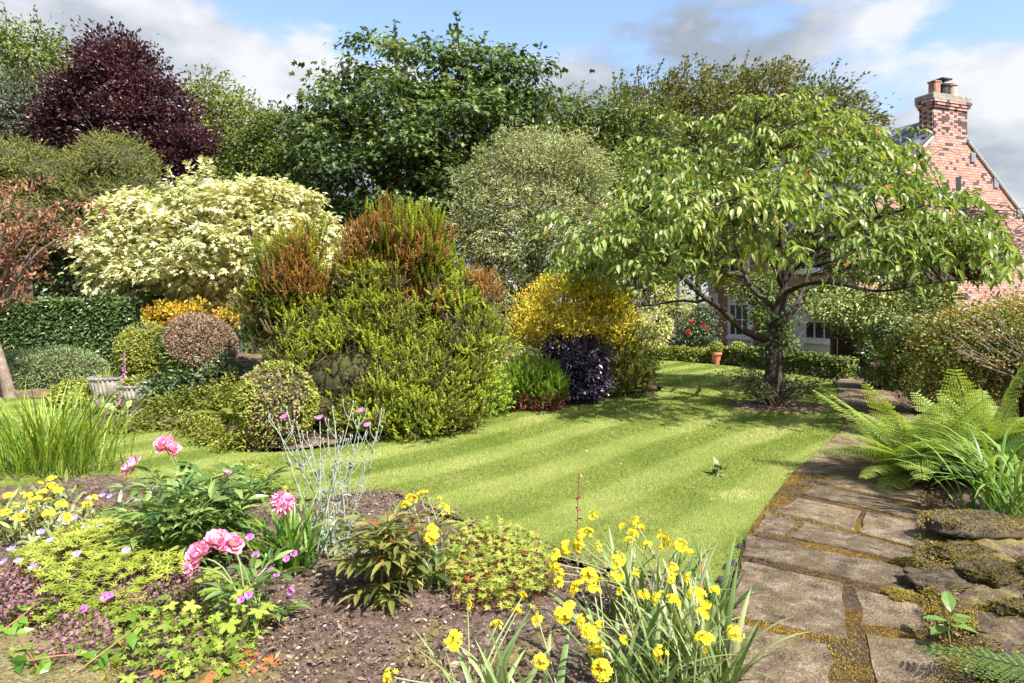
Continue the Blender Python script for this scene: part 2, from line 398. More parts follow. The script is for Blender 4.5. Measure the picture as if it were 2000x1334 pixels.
LM('moss', (.09, .06, .014), (.23, .165, .035), (.4, .33, .08), rough=.9, trans=.2, spec=.1)
LM('mossgreen', (.07, .055, .012), (.19, .15, .03), (.36, .3, .07), rough=.9, trans=.2, spec=.1)

# ================================================================== THE SETTING
def struct(o): o['kind'] = 'structure'; return o
def soil_mat(name, far=False):
    m, t, o = newmat(name)
    a = nnoise(t, 1.3, 6, .6); b = nnoise(t, 22, 7, .7); c = nnoise(t, 4.2, 5, .6)
    soil = ramp(t, b, [(.28, (.05, .034, .026)), (.5, (.125, .086, .066)), (.64, (.215, .152, .115)), (.78, (.35, .265, .2))])
    moss = ramp(t, b, [(.3, (.1, .075, .02)), (.55, (.25, .2, .06)), (.75, (.38, .32, .12))])
    f = ramp(t, mth(t, 'ADD', mth(t, 'MULTIPLY', a, .6), mth(t, 'MULTIPLY', c, .4)), [(.5, (0, 0, 0)), (.6, (.75, .75, .75))])
    col = mixc(t, f, soil, moss)
    if far: col = mixc(t, .5, col, (.06, .07, .02))
    p = t.nodes.new('ShaderNodeBsdfPrincipled'); t.links.new(col, p.inputs['Base Color']); p.inputs['Roughness'].default_value = .95; p.inputs['Specular IOR Level'].default_value = .15
    t.links.new(bump(t, nnoise(t, 60, 6, .7), .9, .02), p.inputs['Normal']); t.links.new(p.outputs[0], o.inputs[0]); return m
M['soil'] = soil_mat('soil'); M['ground'] = soil_mat('ground_litter', True)

g = Geo(); q = 900
g.add([(-q, -q, -.03), (q, -q, -.03), (q, q, -.03), (-q, q, -.03)], [np.array([(0, 1, 2, 3)])])
struct(g.build('ground', M['ground']))

# ---- lawn outline (metres, from the survey)
LAWN = [(1396, 1200), (1436, 1108), (1490, 1040), (1545, 978), (1620, 905), (1682, 845), (1680, 812), (1664, 780), (1650, 750),
        (1530, 727), (1405, 714), (1258, 704), (1262, 735), (1292, 762), (1235, 771), (1100, 790), (1000, 806), (900, 826), (740, 861), (600, 881), (490, 886),
        (440, 874), (380, 850), (310, 840), (205, 849), (195, 800), (100, 781), (-60, 779), (-260, 785), (-260, 935), (0, 955), (120, 938), (205, 930), (330, 949), (480, 964), (600, 978),
        (680, 968), (775, 966), (900, 1018), (1100, 1094), (1370, 1150)]
LAWNP = smooth_poly([gp(*p)[:2] for p in LAWN], 5)
SD = nz(np.array([.643, .766])); SN = np.array([.766, -.643])
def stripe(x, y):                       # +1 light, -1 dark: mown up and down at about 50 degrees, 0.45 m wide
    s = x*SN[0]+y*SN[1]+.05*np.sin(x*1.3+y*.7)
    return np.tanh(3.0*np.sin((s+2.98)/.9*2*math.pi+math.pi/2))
def lawn_mat():
    m, t, o = newmat('lawn_turf'); ti = tint_of(t)
    n = nnoise(t, 45, 5, .7); big = nnoise(t, 1.1, 4, .6)
    f = mth(t, 'ADD', mth(t, 'MULTIPLY', n, .5), mth(t, 'MULTIPLY', big, .4))
    c = ramp(t, f, [(.3, (.1, .14, .02)), (.48, (.22, .25, .05)), (.62, (.37, .35, .13))])
    p = t.nodes.new('ShaderNodeBsdfPrincipled'); t.links.new(c, p.inputs['Base Color']); p.inputs['Roughness'].default_value = .85; p.inputs['Specular IOR Level'].default_value = .2
    t.links.new(bump(t, nnoise(t, 120, 4, .7), .8, .02), p.inputs['Normal']); t.links.new(p.outputs[0], o.inputs[0]); return m
M['lawn'] = lawn_mat()
LM('grass', (.105, .175, .022), (.245, .315, .055), (.52, .53, .22), rough=.6, trans=.34, spec=.2)
bm = bmesh.new(); vsl = [bm.verts.new((x, y, .012)) for x, y in LAWNP]; f = bm.faces.new(vsl)
bmesh.ops.triangulate(bm, faces=[f]); me = bpy.data.meshes.new('lawn'); bm.to_mesh(me); bm.free(); me.materials.append(M['lawn'])
lawn = bpy.data.objects.new('lawn', me); COL.objects.link(lawn); struct(lawn)
def grass_blades():
    g = Geo()
    for d0, d1, dens, ln, wd in ((3.2, 5.5, 10500, .021, .0042), (5.5, 8, 7500, .023, .0055), (8, 11.5, 3800, .025, .008), (11.5, 20, 1500, .028, .013)):
        x0, x1 = -.83*d1-.3, .72*d1
        n = int((x1-x0)*(d1-d0)*dens)
        x = rng.uniform(x0, x1, n); y = rng.uniform(d0, d1, n)
        k = (x > -.8*y-.3) & inpoly(x, y, LAWNP); x, y = x[k], y[k]; n = len(x)
        s = stripe(x, y); p = np.stack([x, y, np.full(n, .008)], 1)
        lean = np.stack([SD[0]*s, SD[1]*s, np.zeros(n)], 1)
        axis = np.array([0, 0, 1.])+lean*.45+rng.normal(0, .42, (n, 3))*[1, 1, 0]
        patch = wob(p*[1.6, 1.6, 0])*.5+wob(p*[5, 5, 0]+3)*.5
        dry = np.clip(wob(p*[.9, 1.3, 0]+7)*1.2+wob(p*[4, 4, 0]+1)*.7-.35, 0, 1)*(s > -.5)
        tint = .46+.21*s+.12*patch+.34*dry*rng.random(n)+rng.normal(0, .12, n)  # stripe term paints the sheen of leaning blades into their colour
        brown = np.exp(-(((x-1.83)/.22)**2+((y-5.62)/.13)**2)*1.0); tint = tint+brown*.8
        ang = rng.uniform(0, 6.28, n); up = np.stack([np.cos(ang), np.sin(ang), np.zeros(n)], 1)
        sz = rng.uniform(.6, 1.25, n)
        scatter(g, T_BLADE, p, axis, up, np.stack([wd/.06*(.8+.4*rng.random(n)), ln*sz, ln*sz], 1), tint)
    o = g.build('grass_blades', M['grass'], None, kind='stuff'); tag(o, 'short mown grass blades covering the striped lawn', 'grass')
grass_blades()

# ---- flower beds: raked soil with clods
FRONT = [(1412, 1420), (1402, 1205), (1374, 1146), (1100, 1090), (900, 1014), (775, 962), (680, 964), (600, 974), (480, 960), (330, 945), (205, 926), (120, 934), (0, 951), (-260, 931)]
FRONTP = smooth_poly([gp(*p)[:2] for p in FRONT]+[(-6.5, 4), (-6, 1.2), (1.2, 1.2)], 4)
MIDP = smooth_poly([gp(*p)[:2] for p in [(205, 846), (310, 837), (382, 847), (442, 871), (492, 883), (600, 878), (740, 858), (900, 823), (1000, 803), (1100, 787), (1235, 768), (1292, 759), (1260, 733)]]+[(1.6, 17), (-4, 18), (-9, 17), (-7.6, 12), (-6.6, 10.2)], 4)
RIGHTP = smooth_poly([(1.5, 1.8), (1.84, 2.95), (2.2, 3.7), (2.72, 4.6), (3.4, 5.7), (4.5, 7.4), (5.45, 8.7), (6.1, 10.4), (7.3, 13.6), (9.5, 15.5), (14, 15), (13, 5), (7, 1)], 4)
BACKP = smooth_poly([gp(100, 779)[:2], gp(-60, 777)[:2], (-12.5, 10.8), (-16, 14), (-14, 22), (-7, 20), (-7.2, 11.9)], 4)
def bed(name, poly, step, amp, hgt):
    x0, y0 = poly.min(0); x1, y1 = poly.max(0)
    nx, ny = int((x1-x0)/step), int((y1-y0)/step)
    X, Y = np.meshgrid(np.linspace(x0, x1, nx), np.linspace(y0, y1, ny)); x, y = X.ravel(), Y.ravel()
    ins = inpoly(x, y, poly)
    seg = np.roll(poly, -1, 0)-poly; dist = np.full(len(x), 9.)
    for a, s in zip(poly, seg):
        tt = np.clip(((x-a[0])*s[0]+(y-a[1])*s[1])/max(s@s, 1e-9), 0, 1); dist = np.minimum(dist, np.hypot(x-a[0]-tt*s[0], y-a[1]-tt*s[1]))
    d = np.where(ins, dist, -dist); p = np.stack([x, y, 0*x], 1)
    z = np.clip(d/.35, -.3, 1)*hgt+amp*np.clip(d/.1, 0, 1)*(wob(p*5)*.5+wob(p*17+2)*.35+wob(p*43+5)*.35+rng.normal(0, .3, len(x)))
    g = Geo(); idx = np.arange(nx*ny).reshape(ny, nx); k = (d > -step*1.2).reshape(ny, nx)
    f = np.stack([idx[:-1, :-1], idx[:-1, 1:], idx[1:, 1:], idx[1:, :-1]], -1).reshape(-1, 4); kk = k.ravel()
    f = f[kk[f].all(1)]
    g.add(np.stack([x, y, np.maximum(z, -.02)], 1), [f]); return struct(g.build(name, M['soil'], smooth=True))
bed('flower_bed', FRONTP, .024, .022, .05)
bed('island_bed', MIDP, .07, .03, .06)
bed('border_bed', RIGHTP, .06, .04, .09)
bed('hedge_bed', BACKP, .15, .04, .06)

# crumbs, bark chips and dry stalks on the soil
def litter(name, label, poly, n, region, smin, smax, mat='debris'):
    g = Geo(); x = rng.uniform(region[0], region[1], n); y = rng.uniform(region[2], region[3], n)
    k = inpoly(x, y, poly) & (abs(x) < .8*y+.3); x, y = x[k], y[k]; n = len(x)
    p = np.stack([x, y, rng.uniform(.05, .075, n)], 1)
    ax = sph(n)*[1, 1, .35]; up = sph(n)*.5+[0, 0, 1]
    s = rng.uniform(smin, smax, n)**1.0; el = rng.choice([.5, 1, 1, 2.6], n)
    scatter(g, T_KITE, p, ax, up, np.stack([s*1.4, s*el, s*1.5], 1), np.clip(rng.normal(.45, .25, n), 0, 1))
    o = g.build(name, M[mat], None, kind='stuff'); tag(o, label, 'debris')
litter('soil_litter', 'bark crumbs and dry leaf bits strewn over the front flower bed', FRONTP, 46000, (-3.6, 1.6, 2.2, 5.8), .005, .02)
litter('border_litter', 'dry leaf bits and crumbs on the soil beside the paved path', RIGHTP, 15000, (1.5, 4, 2.2, 6), .006, .022)
litter('island_litter', 'dry leaf bits on the soil edge of the island bed', MIDP, 3500, (-7, 2.8, 7, 12), .02, .05)

# ---- path: flagstones bedded in moss
def path_base():
    m, t, o = newmat('mossy_joint'); b = nnoise(t, 30, 6, .7); a = nnoise(t, 3.5, 4, .6)
    c1 = ramp(t, b, [(.3, (.05, .03, .012)), (.5, (.19, .1, .02)), (.7, (.36, .24, .04))]); c2 = ramp(t, b, [(.3, (.03, .02, .015)), (.7, (.16, .11, .08))])
    c = mixc(t, ramp(t, a, [(.4, (0, 0, 0)), (.58, (1, 1, 1))]), c1, c2)
    p = t.nodes.new('ShaderNodeBsdfPrincipled'); t.links.new(c, p.inputs['Base Color']); p.inputs['Roughness'].default_value = .95; p.inputs['Specular IOR Level'].default_value = .1
    t.links.new(bump(t, nnoise(t, 70, 5, .7), 1, .03), p.inputs['Normal']); t.links.new(p.outputs[0], o.inputs[0]); return m
M['joint'] = path_base()
def stone_mat(name, stops, sc=7):
    m, t, o = newmat(name)
    n = nnoise(t, sc, 7, .68); sp = nnoise(t, sc*9, 4, .7); li = nnoise(t, sc*.45, 4, .6)
    oi = t.nodes.new('ShaderNodeObjectInfo')
    c = ramp(t, mth(t, 'ADD', mth(t, 'MULTIPLY', n, .62), mth(t, 'MULTIPLY', sp, .42)), stops)
    c = mixc(t, ramp(t, li, [(.5, (0, 0, 0)), (.66, (.6, .6, .6))]), c, (.24, .18, .08))
    hs = t.nodes.new('ShaderNodeHueSaturation'); t.links.new(c, hs.inputs['Color']); t.links.new(mth(t, 'ADD', mth(t, 'MULTIPLY', oi.outputs['Random'], .4), .8), hs.inputs['Value'])
    p = t.nodes.new('ShaderNodeBsdfPrincipled'); t.links.new(hs.outputs[0], p.inputs['Base Color']); p.inputs['Roughness'].default_value = .88; p.inputs['Specular IOR Level'].default_value = .25
    bmp = bump(t, mth(t, 'ADD', mth(t, 'MULTIPLY', sp, .8), n), 1.0, .05); t.links.new(bmp, p.inputs['Normal']); t.links.new(p.outputs[0], o.inputs[0]); return m
M['flag'] = stone_mat('flagstone', [(.36, (.05, .035, .024)), (.46, (.155, .108, .068)), (.54, (.27, .195, .12)), (.66, (.47, .385, .26))], 9)
M['sett'] = stone_mat('edging_stone', [(.34, (.035, .033, .04)), (.55, (.1, .095, .1)), (.74, (.22, .2, .19))], 14)
M['rock'] = stone_mat('rockery_stone', [(.36, (.03, .022, .017)), (.47, (.1, .075, .05)), (.56, (.19, .145, .085)), (.7, (.34, .28, .18))], 11)
PATHC = np.array([(1.25, 1.9), (1.5, 2.6), (1.66, 3.3), (2.02, 4.2), (2.6, 5.2), (3.5, 6.6), (4.4, 8.0), (5.05, 9.3), (5.55, 10.6), (6.2, 12), (7.0, 14), (7.7, 15.6)])
def path_at(n): return spline(PATHC, n)
PC = path_at(120); PT = nz(np.gradient(PC, axis=0)); PN = np.stack([PT[:, 1], -PT[:, 0]], 1)
W = np.interp(PC[:, 1], [2, 4, 6, 8, 10, 14], [.52, .56, .6, .5, .46, .4])[:, None]
L_, R_ = PC-PN*W, PC+PN*W
g = Geo(); V = np.stack([np.c_[L_, np.full(120, .026)], np.c_[PC, np.full(120, .034)], np.c_[R_, np.full(120, .026)]], 1).reshape(-1, 3)
i = np.arange(119)*3; g.add(V, [np.concatenate([np.stack([i, i+1, i+4, i+3], -1), np.stack([i+1, i+2, i+5, i+4], -1)])])
path = struct(g.build('path', M['joint']))
slabs = []
cz = lambda x, y: gp(1380+x*.3853, 820+y*.3853)[:2]
for qd in [[(95, 1055), (625, 1185), (640, 1420), (30, 1400)], [(800, 1130), (1160, 1165), (1290, 1420), (850, 1380)], [(170, 745), (685, 855), (722, 1160), (105, 1015)], [(755, 880), (1075, 962), (1150, 1110), (790, 1075)],
           [(205, 618), (1075, 795), (1082, 925), (172, 712)], [(300, 500), (470, 545), (392, 612), (240, 588)], [(500, 548), (1108, 705), (1090, 772), (415, 622)],
           [(470, 420), (785, 488), (745, 588), (350, 488)], [(810, 495), (1140, 565), (1095, 690), (765, 600)], [(545, 352), (1120, 482), (1120, 545), (492, 402)], [(690, 285), (1110, 380), (1120, 465), (575, 338)]]:
    slabs.append(np.array([cz(*p) for p in qd]))
s = int(np.argmin(abs(PC[:, 1]-5.95))); k = 0
while s < 112:
    step = [5, 7, 4, 6, 5, 8][k % 6]; e = min(s+step, 118); gap = .035
    dirv = PT[s]*gap
    a, b, c, d = L_[s]+dirv, R_[s]-PN[s]*.03+dirv-PT[s]*.05, R_[e]-PN[e]*.03-PT[e]*.05, L_[e]
    if k % 3 == 1:
        f = .45+.2*rng.random(); m1, m2 = a+(b-a)*f, d+(c-d)*f; o2 = nz(b-a)*.03
        slabs += [np.array([a, m1-o2, m2-o2, d]), np.array([m1+o2, b, c, m2+o2])]
    else: slabs.append(np.array([a, b, c, d]))
    s = e; k += 1
for qi, q4 in enumerate(slabs):
    if np.cross(q4[1]-q4[0], q4[2]-q4[0]) < 0: q4 = q4[::-1]
    c = q4.mean(0); pts = []
    for j in range(4):                  # worn, slightly wandering edges with knocked-off corners
        a, b = q4[j], q4[(j+1) % 4]; L = np.linalg.norm(b-a); n = max(4, int(L/.09)); inw = nz(np.array([-(b-a)[1], (b-a)[0]]))
        for t in np.linspace(.025, .975, n): pts.append(a+(b-a)*t+inw*(rng.normal(0, .006)+.012*math.sin(t*3.14)*rng.random()))
    pts = np.array(pts); n = len(pts); c3 = np.array([*c, 0])
    tz = .042+rng.uniform(-.006, .008); tilt = rng.normal(0, .006, 2)
    hz = lambda p: tz+(p-c)@tilt
    ins = lambda k: c+(pts-c)*(1-k)
    g = Geo(); rings = [np.c_[pts, np.full(n, .0)], np.c_[pts, hz(pts)-.008], np.c_[ins(.025), hz(ins(.025))], np.c_[ins(.3), hz(ins(.3))+rng.normal(0, .0015, n)], np.c_[ins(.65), hz(ins(.65))+rng.normal(0, .0015, n)]]
    V = np.concatenate(rings+[np.array([[*c, hz(c[None])[0]]])]); j = np.arange(n); kx = (j+1) % n
    F = [np.concatenate([np.stack([r*n+j, r*n+kx, r*n+n+kx, r*n+n+j], -1) for r in range(4)]), np.stack([4*n+j, 4*n+kx, np.full(n, 5*n)], -1)]
    g.add(V, F); g.build('paving_slab', M['flag'], path)
# row of small dark setts between lawn and slabs
lp = smooth_poly([gp(*p)[:2] for p in LAWN[:9]], 10)[:80]
for u in np.linspace(.02, .98, 44):
    p = lp[int(u*75)]; nn = 1 if p[1] > 8 else 2
    for kk in range(nn):
        o2 = rng.uniform(-.03, .035)+kk*.05
        g = Geo(); r = rng.uniform(.013, .026)
        rock(g, (p[0]+o2+rng.normal(0, .02), p[1]+rng.normal(0, .03)-kk*.03, .02), (r*1.3, r, .028), seed=u*37+kk, sub=2, rough=.16)
        g.build('edging_stone', M['sett'], path, smooth=True)
# moss cushions in the joints
def moss_tufts():
    g = Geo(); n = 70000; t = rng.uniform(0, 70, n).astype(int); w = rng.uniform(-1, 1, n)
    p2 = PC[t]+PN[t]*(W[t, 0]*w)[:, None]+rng.normal(0, .03, (n, 2))
    ok = np.ones(n, bool)
    for q4 in slabs:
        c = q4.mean(0); ok &= ~inpoly(p2[:, 0], p2[:, 1], c+(q4-c)*.975)
    p2 = p2[ok]; n = len(p2); z = .036+.008*wob(np.c_[p2*9, 0*p2[:, :1]])
    ax = sph(n)*.7+[0, 0, .8]
    scatter(g, T_KITE, np.c_[p2, z], ax, sph(n), rng.uniform(.005, .011, n), np.clip(.42+.3*wob(np.c_[p2*4, 0*p2[:, :1]])+rng.normal(0, .15, n), 0, 1))
    o = g.build('joint_moss', M['moss'], path, kind='stuff')
moss_tufts()

# ================================================================== THE HOUSE
HO = np.array([9.44, 18.7, 0]); HU = nz(np.array([.934, .358, 0])); HV = nz(np.array([-.358, .934, 0])); HZv = np.array([0, 0, 1.])
def hp(u, v, z): return HO+HU*u+HV*v+HZv*z
AX = (HU, HV, HZv)
def brick_mat():
    m, t, o = newmat('brick'); ti = tint_of(t)
    c = ramp(t, ti, [(0, (.075, .055, .058)), (.26, (.14, .09, .085)), (.32, (.4, .2, .15)), (.6, (.52, .29, .22)), (1, (.6, .41, .33))])
    c = mixc(t, nnoise(t, 14, 6, .7), mixc(t, 1.0, c, (.72, .72, .74), 'MULTIPLY'), c)
    p = t.nodes.new('ShaderNodeBsdfPrincipled'); t.links.new(c, p.inputs['Base Color']); p.inputs['Roughness'].default_value = .85
    t.links.new(bump(t, nnoise(t, 60, 4, .6), .5, .01), p.inputs['Normal']); t.links.new(p.outputs[0], o.inputs[0]); return m
M['brick'] = brick_mat()
M['mortar'] = plain('mortar', [(.3, (.36, .27, .22)), (.7, (.52, .42, .35))], 20, .95, .5, .01)
M['slate'] = plain('roof_slate', [(.3, (.085, .08, .105)), (.6, (.15, .145, .18)), (.8, (.24, .23, .25))], 5, .55, .4, .01, tintmix=.5)
M['oldterra'] = plain('old_terracotta', [(.3, (.2, .09, .06)), (.7, (.42, .23, .16))], 9, .85, .4, .008)
M['capstone'] = plain('cap_stone', [(.3, (.17, .15, .13)), (.7, (.33, .3, .26))], 8, .9, .5, .01)
M['stone'] = plain('pale_stone', [(.3, (.3, .27, .23)), (.7, (.5, .46, .4))], 8, .9, .5, .01)
M['leadgrey'] = plain('grey_block', [(.3, (.14, .15, .17)), (.7, (.24, .25, .27))], 9, .8, .3, .01)
M['white'] = plain('white_paint', [(.3, (.62, .62, .63)), (.7, (.8, .8, .8))], 5, .7, .25, .008)
M['darkglass'] = plain('window_glass', [(.3, (.02, .022, .026)), (.7, (.035, .04, .045))], 2, .08, 0, spec=.6)
M['terra'] = plain('terracotta', [(.3, (.36, .12, .06)), (.7, (.56, .25, .14))], 8, .8, .4, .008)
M['buffpot'] = plain('buff_clay', [(.3, (.34, .25, .19)), (.7, (.52, .41, .33))], 8, .85, .4, .008)
M['black'] = plain('black_metal', [(.3, (.018, .018, .02)), (.7, (.045, .045, .05))], 8, .45, .2, .005, spec=.5)
M['lampblue'] = plain('lamp_paint', [(.3, (.05, .055, .075)), (.7, (.1, .105, .13))], 12, .45, .2, .005, spec=.5)
M['wood'] = plain('gate_wood', [(.3, (.06, .035, .02)), (.7, (.16, .1, .06))], 9, .8, .5, .01)
def facade_mat():
    m, t, o = newmat('facade_brick'); c = t.nodes.new('ShaderNodeTexCoord'); mp_ = t.nodes.new('ShaderNodeMapping'); mp_.inputs['Rotation'].default_value = (R(90), 0, math.atan2(HV[1], HV[0]))
    b = t.nodes.new('ShaderNodeTexBrick'); b.inputs['Scale'].default_value = 1; b.inputs['Brick Width'].default_value = .225; b.inputs['Row Height'].default_value = .077; b.inputs['Mortar Size'].default_value = .006
    b.inputs['Color1'].default_value = (.4, .17, .11, 1); b.inputs['Color2'].default_value = (.2, .09, .07, 1); b.inputs['Mortar'].default_value = (.42, .34, .28, 1)
    vr = t.nodes.new('ShaderNodeCombineXYZ'); sx = t.nodes.new('ShaderNodeSeparateXYZ'); t.links.new(c.outputs['Object'], sx.inputs[0])
    d = mth(t, 'ADD', mth(t, 'MULTIPLY', sx.outputs[0], float(HV[0])), mth(t, 'MULTIPLY', sx.outputs[1], float(HV[1])))
    t.links.new(d, vr.inputs[0]); t.links.new(sx.outputs[2], vr.inputs[1]); t.links.new(vr.outputs[0], b.inputs['Vector'])
    p = t.nodes.new('ShaderNodeBsdfPrincipled'); t.links.new(b.outputs['Color'], p.inputs['Base Color']); p.inputs['Roughness'].default_value = .9; t.links.new(p.outputs[0], o.inputs[0]); return m
M['facade'] = facade_mat()
house = thing('brick_house', 'red brick cottage with slate roof and gable chimney behind the cherry tree', 'house', HO)
GW, HL, EZ, AZ = 7.2, 6.4, 3.98, 7.0
sl_ = (AZ-EZ)/(GW/2)
g = Geo()                                # mortar body of the gable and the long wall
P_ = [hp(0, .0, 0), hp(GW, .0, 0), hp(GW, .0, EZ), hp(GW/2, .0, AZ), hp(0, .0, EZ)]; B_ = [p+HV*HL for p in P_]
g.add(P_+B_, [np.array([(0, 1, 2, 3, 4)]), np.array([(9, 8, 7, 6, 5)]), np.array([(1, 6, 7, 2)])], mat=0)
g.add([hp(0, 0, 0), hp(0, HL, 0), hp(0, HL, EZ), hp(0, 0, EZ)], [np.array([(0, 1, 2, 3)])], mat=1)
g.build('wall', [M['mortar'], M['facade']], house)
# bricks: Flemish bond, individually laid on the gable and the chimney
ub = Geo(); bx = np.array([(x, y, z) for z in (-.5, .5) for y in (-.5, .5) for x in (-.5, .5)])
CU0, CU1, CV1, CZ1 = 2.93, 4.33, .42, 7.52
brick_mesh = {}
def unit_brick(tv):
    key = round(tv, 1)
    if key not in brick_mesh:
        g = Geo(); box(g, (0, 0, 0), (.5, .5, .5), tint=key); brick_mesh[key] = g.mesh('brick', M['brick'])
    return brick_mesh[key]
chim = Geo(); chim.add([hp(CU0, 0, 5.9), hp(CU1, 0, 5.9), hp(CU1, CV1, 5.9), hp(CU0, CV1, 5.9), hp(CU0, 0, CZ1), hp(CU1, 0, CZ1), hp(CU1, CV1, CZ1), hp(CU0, CV1, CZ1)],
    [np.array([(0, 1, 5, 4), (1, 2, 6, 5), (2, 3, 7, 6), (3, 0, 4, 7), (4, 5, 6, 7)])])
chimney = chim.build('chimney', M['mortar'], house)
rest = Geo()
def course(z, u0, u1, row, dark, place):
    u = u0; k = row % 2
    first = True
    while u < u1-.03:
        L = .215 if k % 2 == 0 else .1025
        if first and row % 2 == 0: L = .16
        first = False
        L = min(L, u1-u)
        hd = L < .12
        tv = (rng.uniform(0, .25) if rng.random() < (dark if hd else dark*.22) else np.clip(rng.normal(.6, .11), .36, .95))
        place(u+L/2, z, L, tv); u += L+.01; k += 1
H = .067; pitch = .077
nb = 0
def put_ch(u, z, L, tv):
    inst(unit_brick(tv), 'brick', chimney, hp(u, -.006-rng.uniform(0, .005), z), HV, HZv, (L, .03, H))
def put_side(v, z, L, tv):
    inst(unit_brick(tv), 'brick', chimney, hp(CU0-.006-rng.uniform(0, .004), v, z), HU, HZv, (L, .03, H))
def put_gable(u, z, L, tv):
    box(rest, hp(u, -.006-rng.uniform(0, .005), z), (L/2, .015, H/2), AX, tint=round(tv, 2))
row = 0; z = 1.2
while z < CZ1-.3:
    if z < AZ-.02:
        w = (AZ-z-.06)/sl_; a, b = max(.02, GW/2-w), min(GW-.02, GW/2+w)
        if z > 6.36: a, b = max(a, CU0), min(b, CU1)
        if z > AZ-1.2*sl_*.7+.35: pass
        if z < 6.45: course(z, a, b, row, .22, put_gable)
    if z >= 6.45:
        course(z, CU0, CU1, row, .75, put_ch)
        if z > 6.3: course(z, 0.0, CV1, row+1, .95, put_side)
    row += 1; z += pitch
rest.build('gable_brickwork', M['brick'], house, kind='stuff')
g = Geo()                                # corbelled courses and stone cap
for k, (o_, zz) in enumerate(((.02, 7.27), (.05, 7.35), (.075, 7.43))):
    def cb(u, z, L, tv, o_=o_): box(g, hp(u, -o_-.012, z), (L/2, .03, H/2), AX, tint=tv)
    def cs(v, z, L, tv, o_=o_): box(g, hp(CU0-o_-.012, v, z), (.03, L/2, H/2), AX, tint=tv)
    course(zz, CU0-o_, CU1+o_, k, .5, cb); course(zz, -o_+.03, CV1+o_, k+1, .5, cs)
g.build('corbel_course', M['brick'], chimney)
g = Geo(); box(g, hp((CU0+CU1)/2, CV1/2, 7.565), ((CU1-CU0)/2+.1, CV1/2+.1, .085), AX, bevel=.02); g.build('cap_stone', M['capstone'], chimney)
g = Geo(); box(g, hp(3.2, .16, 7.83), (.12, .12, .19), AX, bevel=.03); box(g, hp(3.2, .16, 8.04), (.14, .13, .025), AX, bevel=.01); g.build('chimney_pot', M['oldterra'], chimney)
g = Geo(); lathe(g, hp(3.62, .2, 7.64), [(.15, 0), (.15, .3), (.19, .33), (.19, .38), (.0, .4)], 14); box(g, hp(3.62, .2, 8.17), (.2, .14, .02), AX); tube(g, [hp(3.62, .2, 8.0), hp(3.62, .2, 8.16)], .02, 6); g.build('chimney_cowl', M['black'], chimney)
g = Geo(); lathe(g, hp(3.98, .2, 7.64), [(.17, 0), (.14, .1), (.13, .36), (.16, .38), (.16, .44), (.11, .44), (.1, .1)], 16); g.build('chimney_pot', M['buffpot'], chimney)
# roof: two slopes, slates on the visible one
g = Geo(); ov = -.004
for sgn in (-1, 1):
    e0 = GW/2+sgn*(GW/2+.25); ez = EZ-.25*sl_
    top = [hp(GW/2, -ov, AZ+.03), hp(GW/2, HL+ov, AZ+.03)]; bot = [hp(e0, -ov, ez+.03), hp(e0, HL+ov, ez+.03)]
    V = np.array(top+bot); V2 = V+np.array([0, 0, .07]); g.add(np.vstack([V, V2]), [np.array([(0, 1, 3, 2), (4, 6, 7, 5), (0, 4, 5, 1), (2, 3, 7, 6), (0, 2, 6, 4), (1, 5, 7, 3)])], .3)
roof = g.build('roof', M['slate'], house)
g = Geo(); box(g, (0, 0, 0), (.5, .5, .5), tint=.5); slate_m = [None]*3
for i in range(3):
    g = Geo(); box(g, (0, 0, 0), (.5, .5, .5), tint=(.2, .5, .85)[i]); slate_m[i] = g.mesh('slate', M['slate'])
sdir = nz(HU*1+HZv*sl_); sn_ = nz(np.cross(HV, sdir)); sn_ = sn_ if sn_[2] > 0 else -sn_
SLn = np.linalg.norm([GW/2+.25, AZ-EZ+.25*sl_]); base = hp(-.25, 0, EZ-.25*sl_+.11)
allsl = []
for r in range(int(SLn/.24)):
    for c in range(23):
        v = -ov+.14+c*.29+(r % 2)*.145
        if v > HL: continue
        p = base+sdir*(.16+r*.24)+HV*v+sn_*(.012+.008)
        allsl.append(p)
allsl.sort(key=lambda p: p[1])
extra = Geo()
for i, p in enumerate(allsl):
    ax = nz(sdir+sn_*-.03)
    if i < 300: inst(slate_m[rng.integers(3)], 'slate', roof, p, ax, sn_, (.28, .34, .012))
    else: box(extra, p, (.14, .17, .006), (np.cross(ax, sn_), ax, np.cross(np.cross(ax, sn_), ax)), tint=rng.random())
extra.build('far_slates', M['slate'], roof, kind='stuff')
g = Geo()
for sgn in (-1, 1):                      # pale mortared verges
    a = hp(GW/2+sgn*.72, -.05, AZ-.72*sl_-.03); b = hp(GW/2+sgn*(GW/2+.2), -.05, EZ-.2*sl_-.03); tube(g, [a, (a+b)/2, b], .045, 6)
g.build('verge', M['stone'], roof)
for u, z in ((2.62, 5.98), (4.55, 5.9), (5.55, 5.2), (6.6, 4.35)):
    g = Geo(); box(g, hp(u, -.03, z), (.1, .035, .14), AX, bevel=.01); g.build('purlin_plate', M['leadgrey'], house)
g = Geo(); box(g, hp(3.95, -.012, 4.86), (.11, .02, .42), AX); slot = g.build('slot_window', M['darkglass'], house)
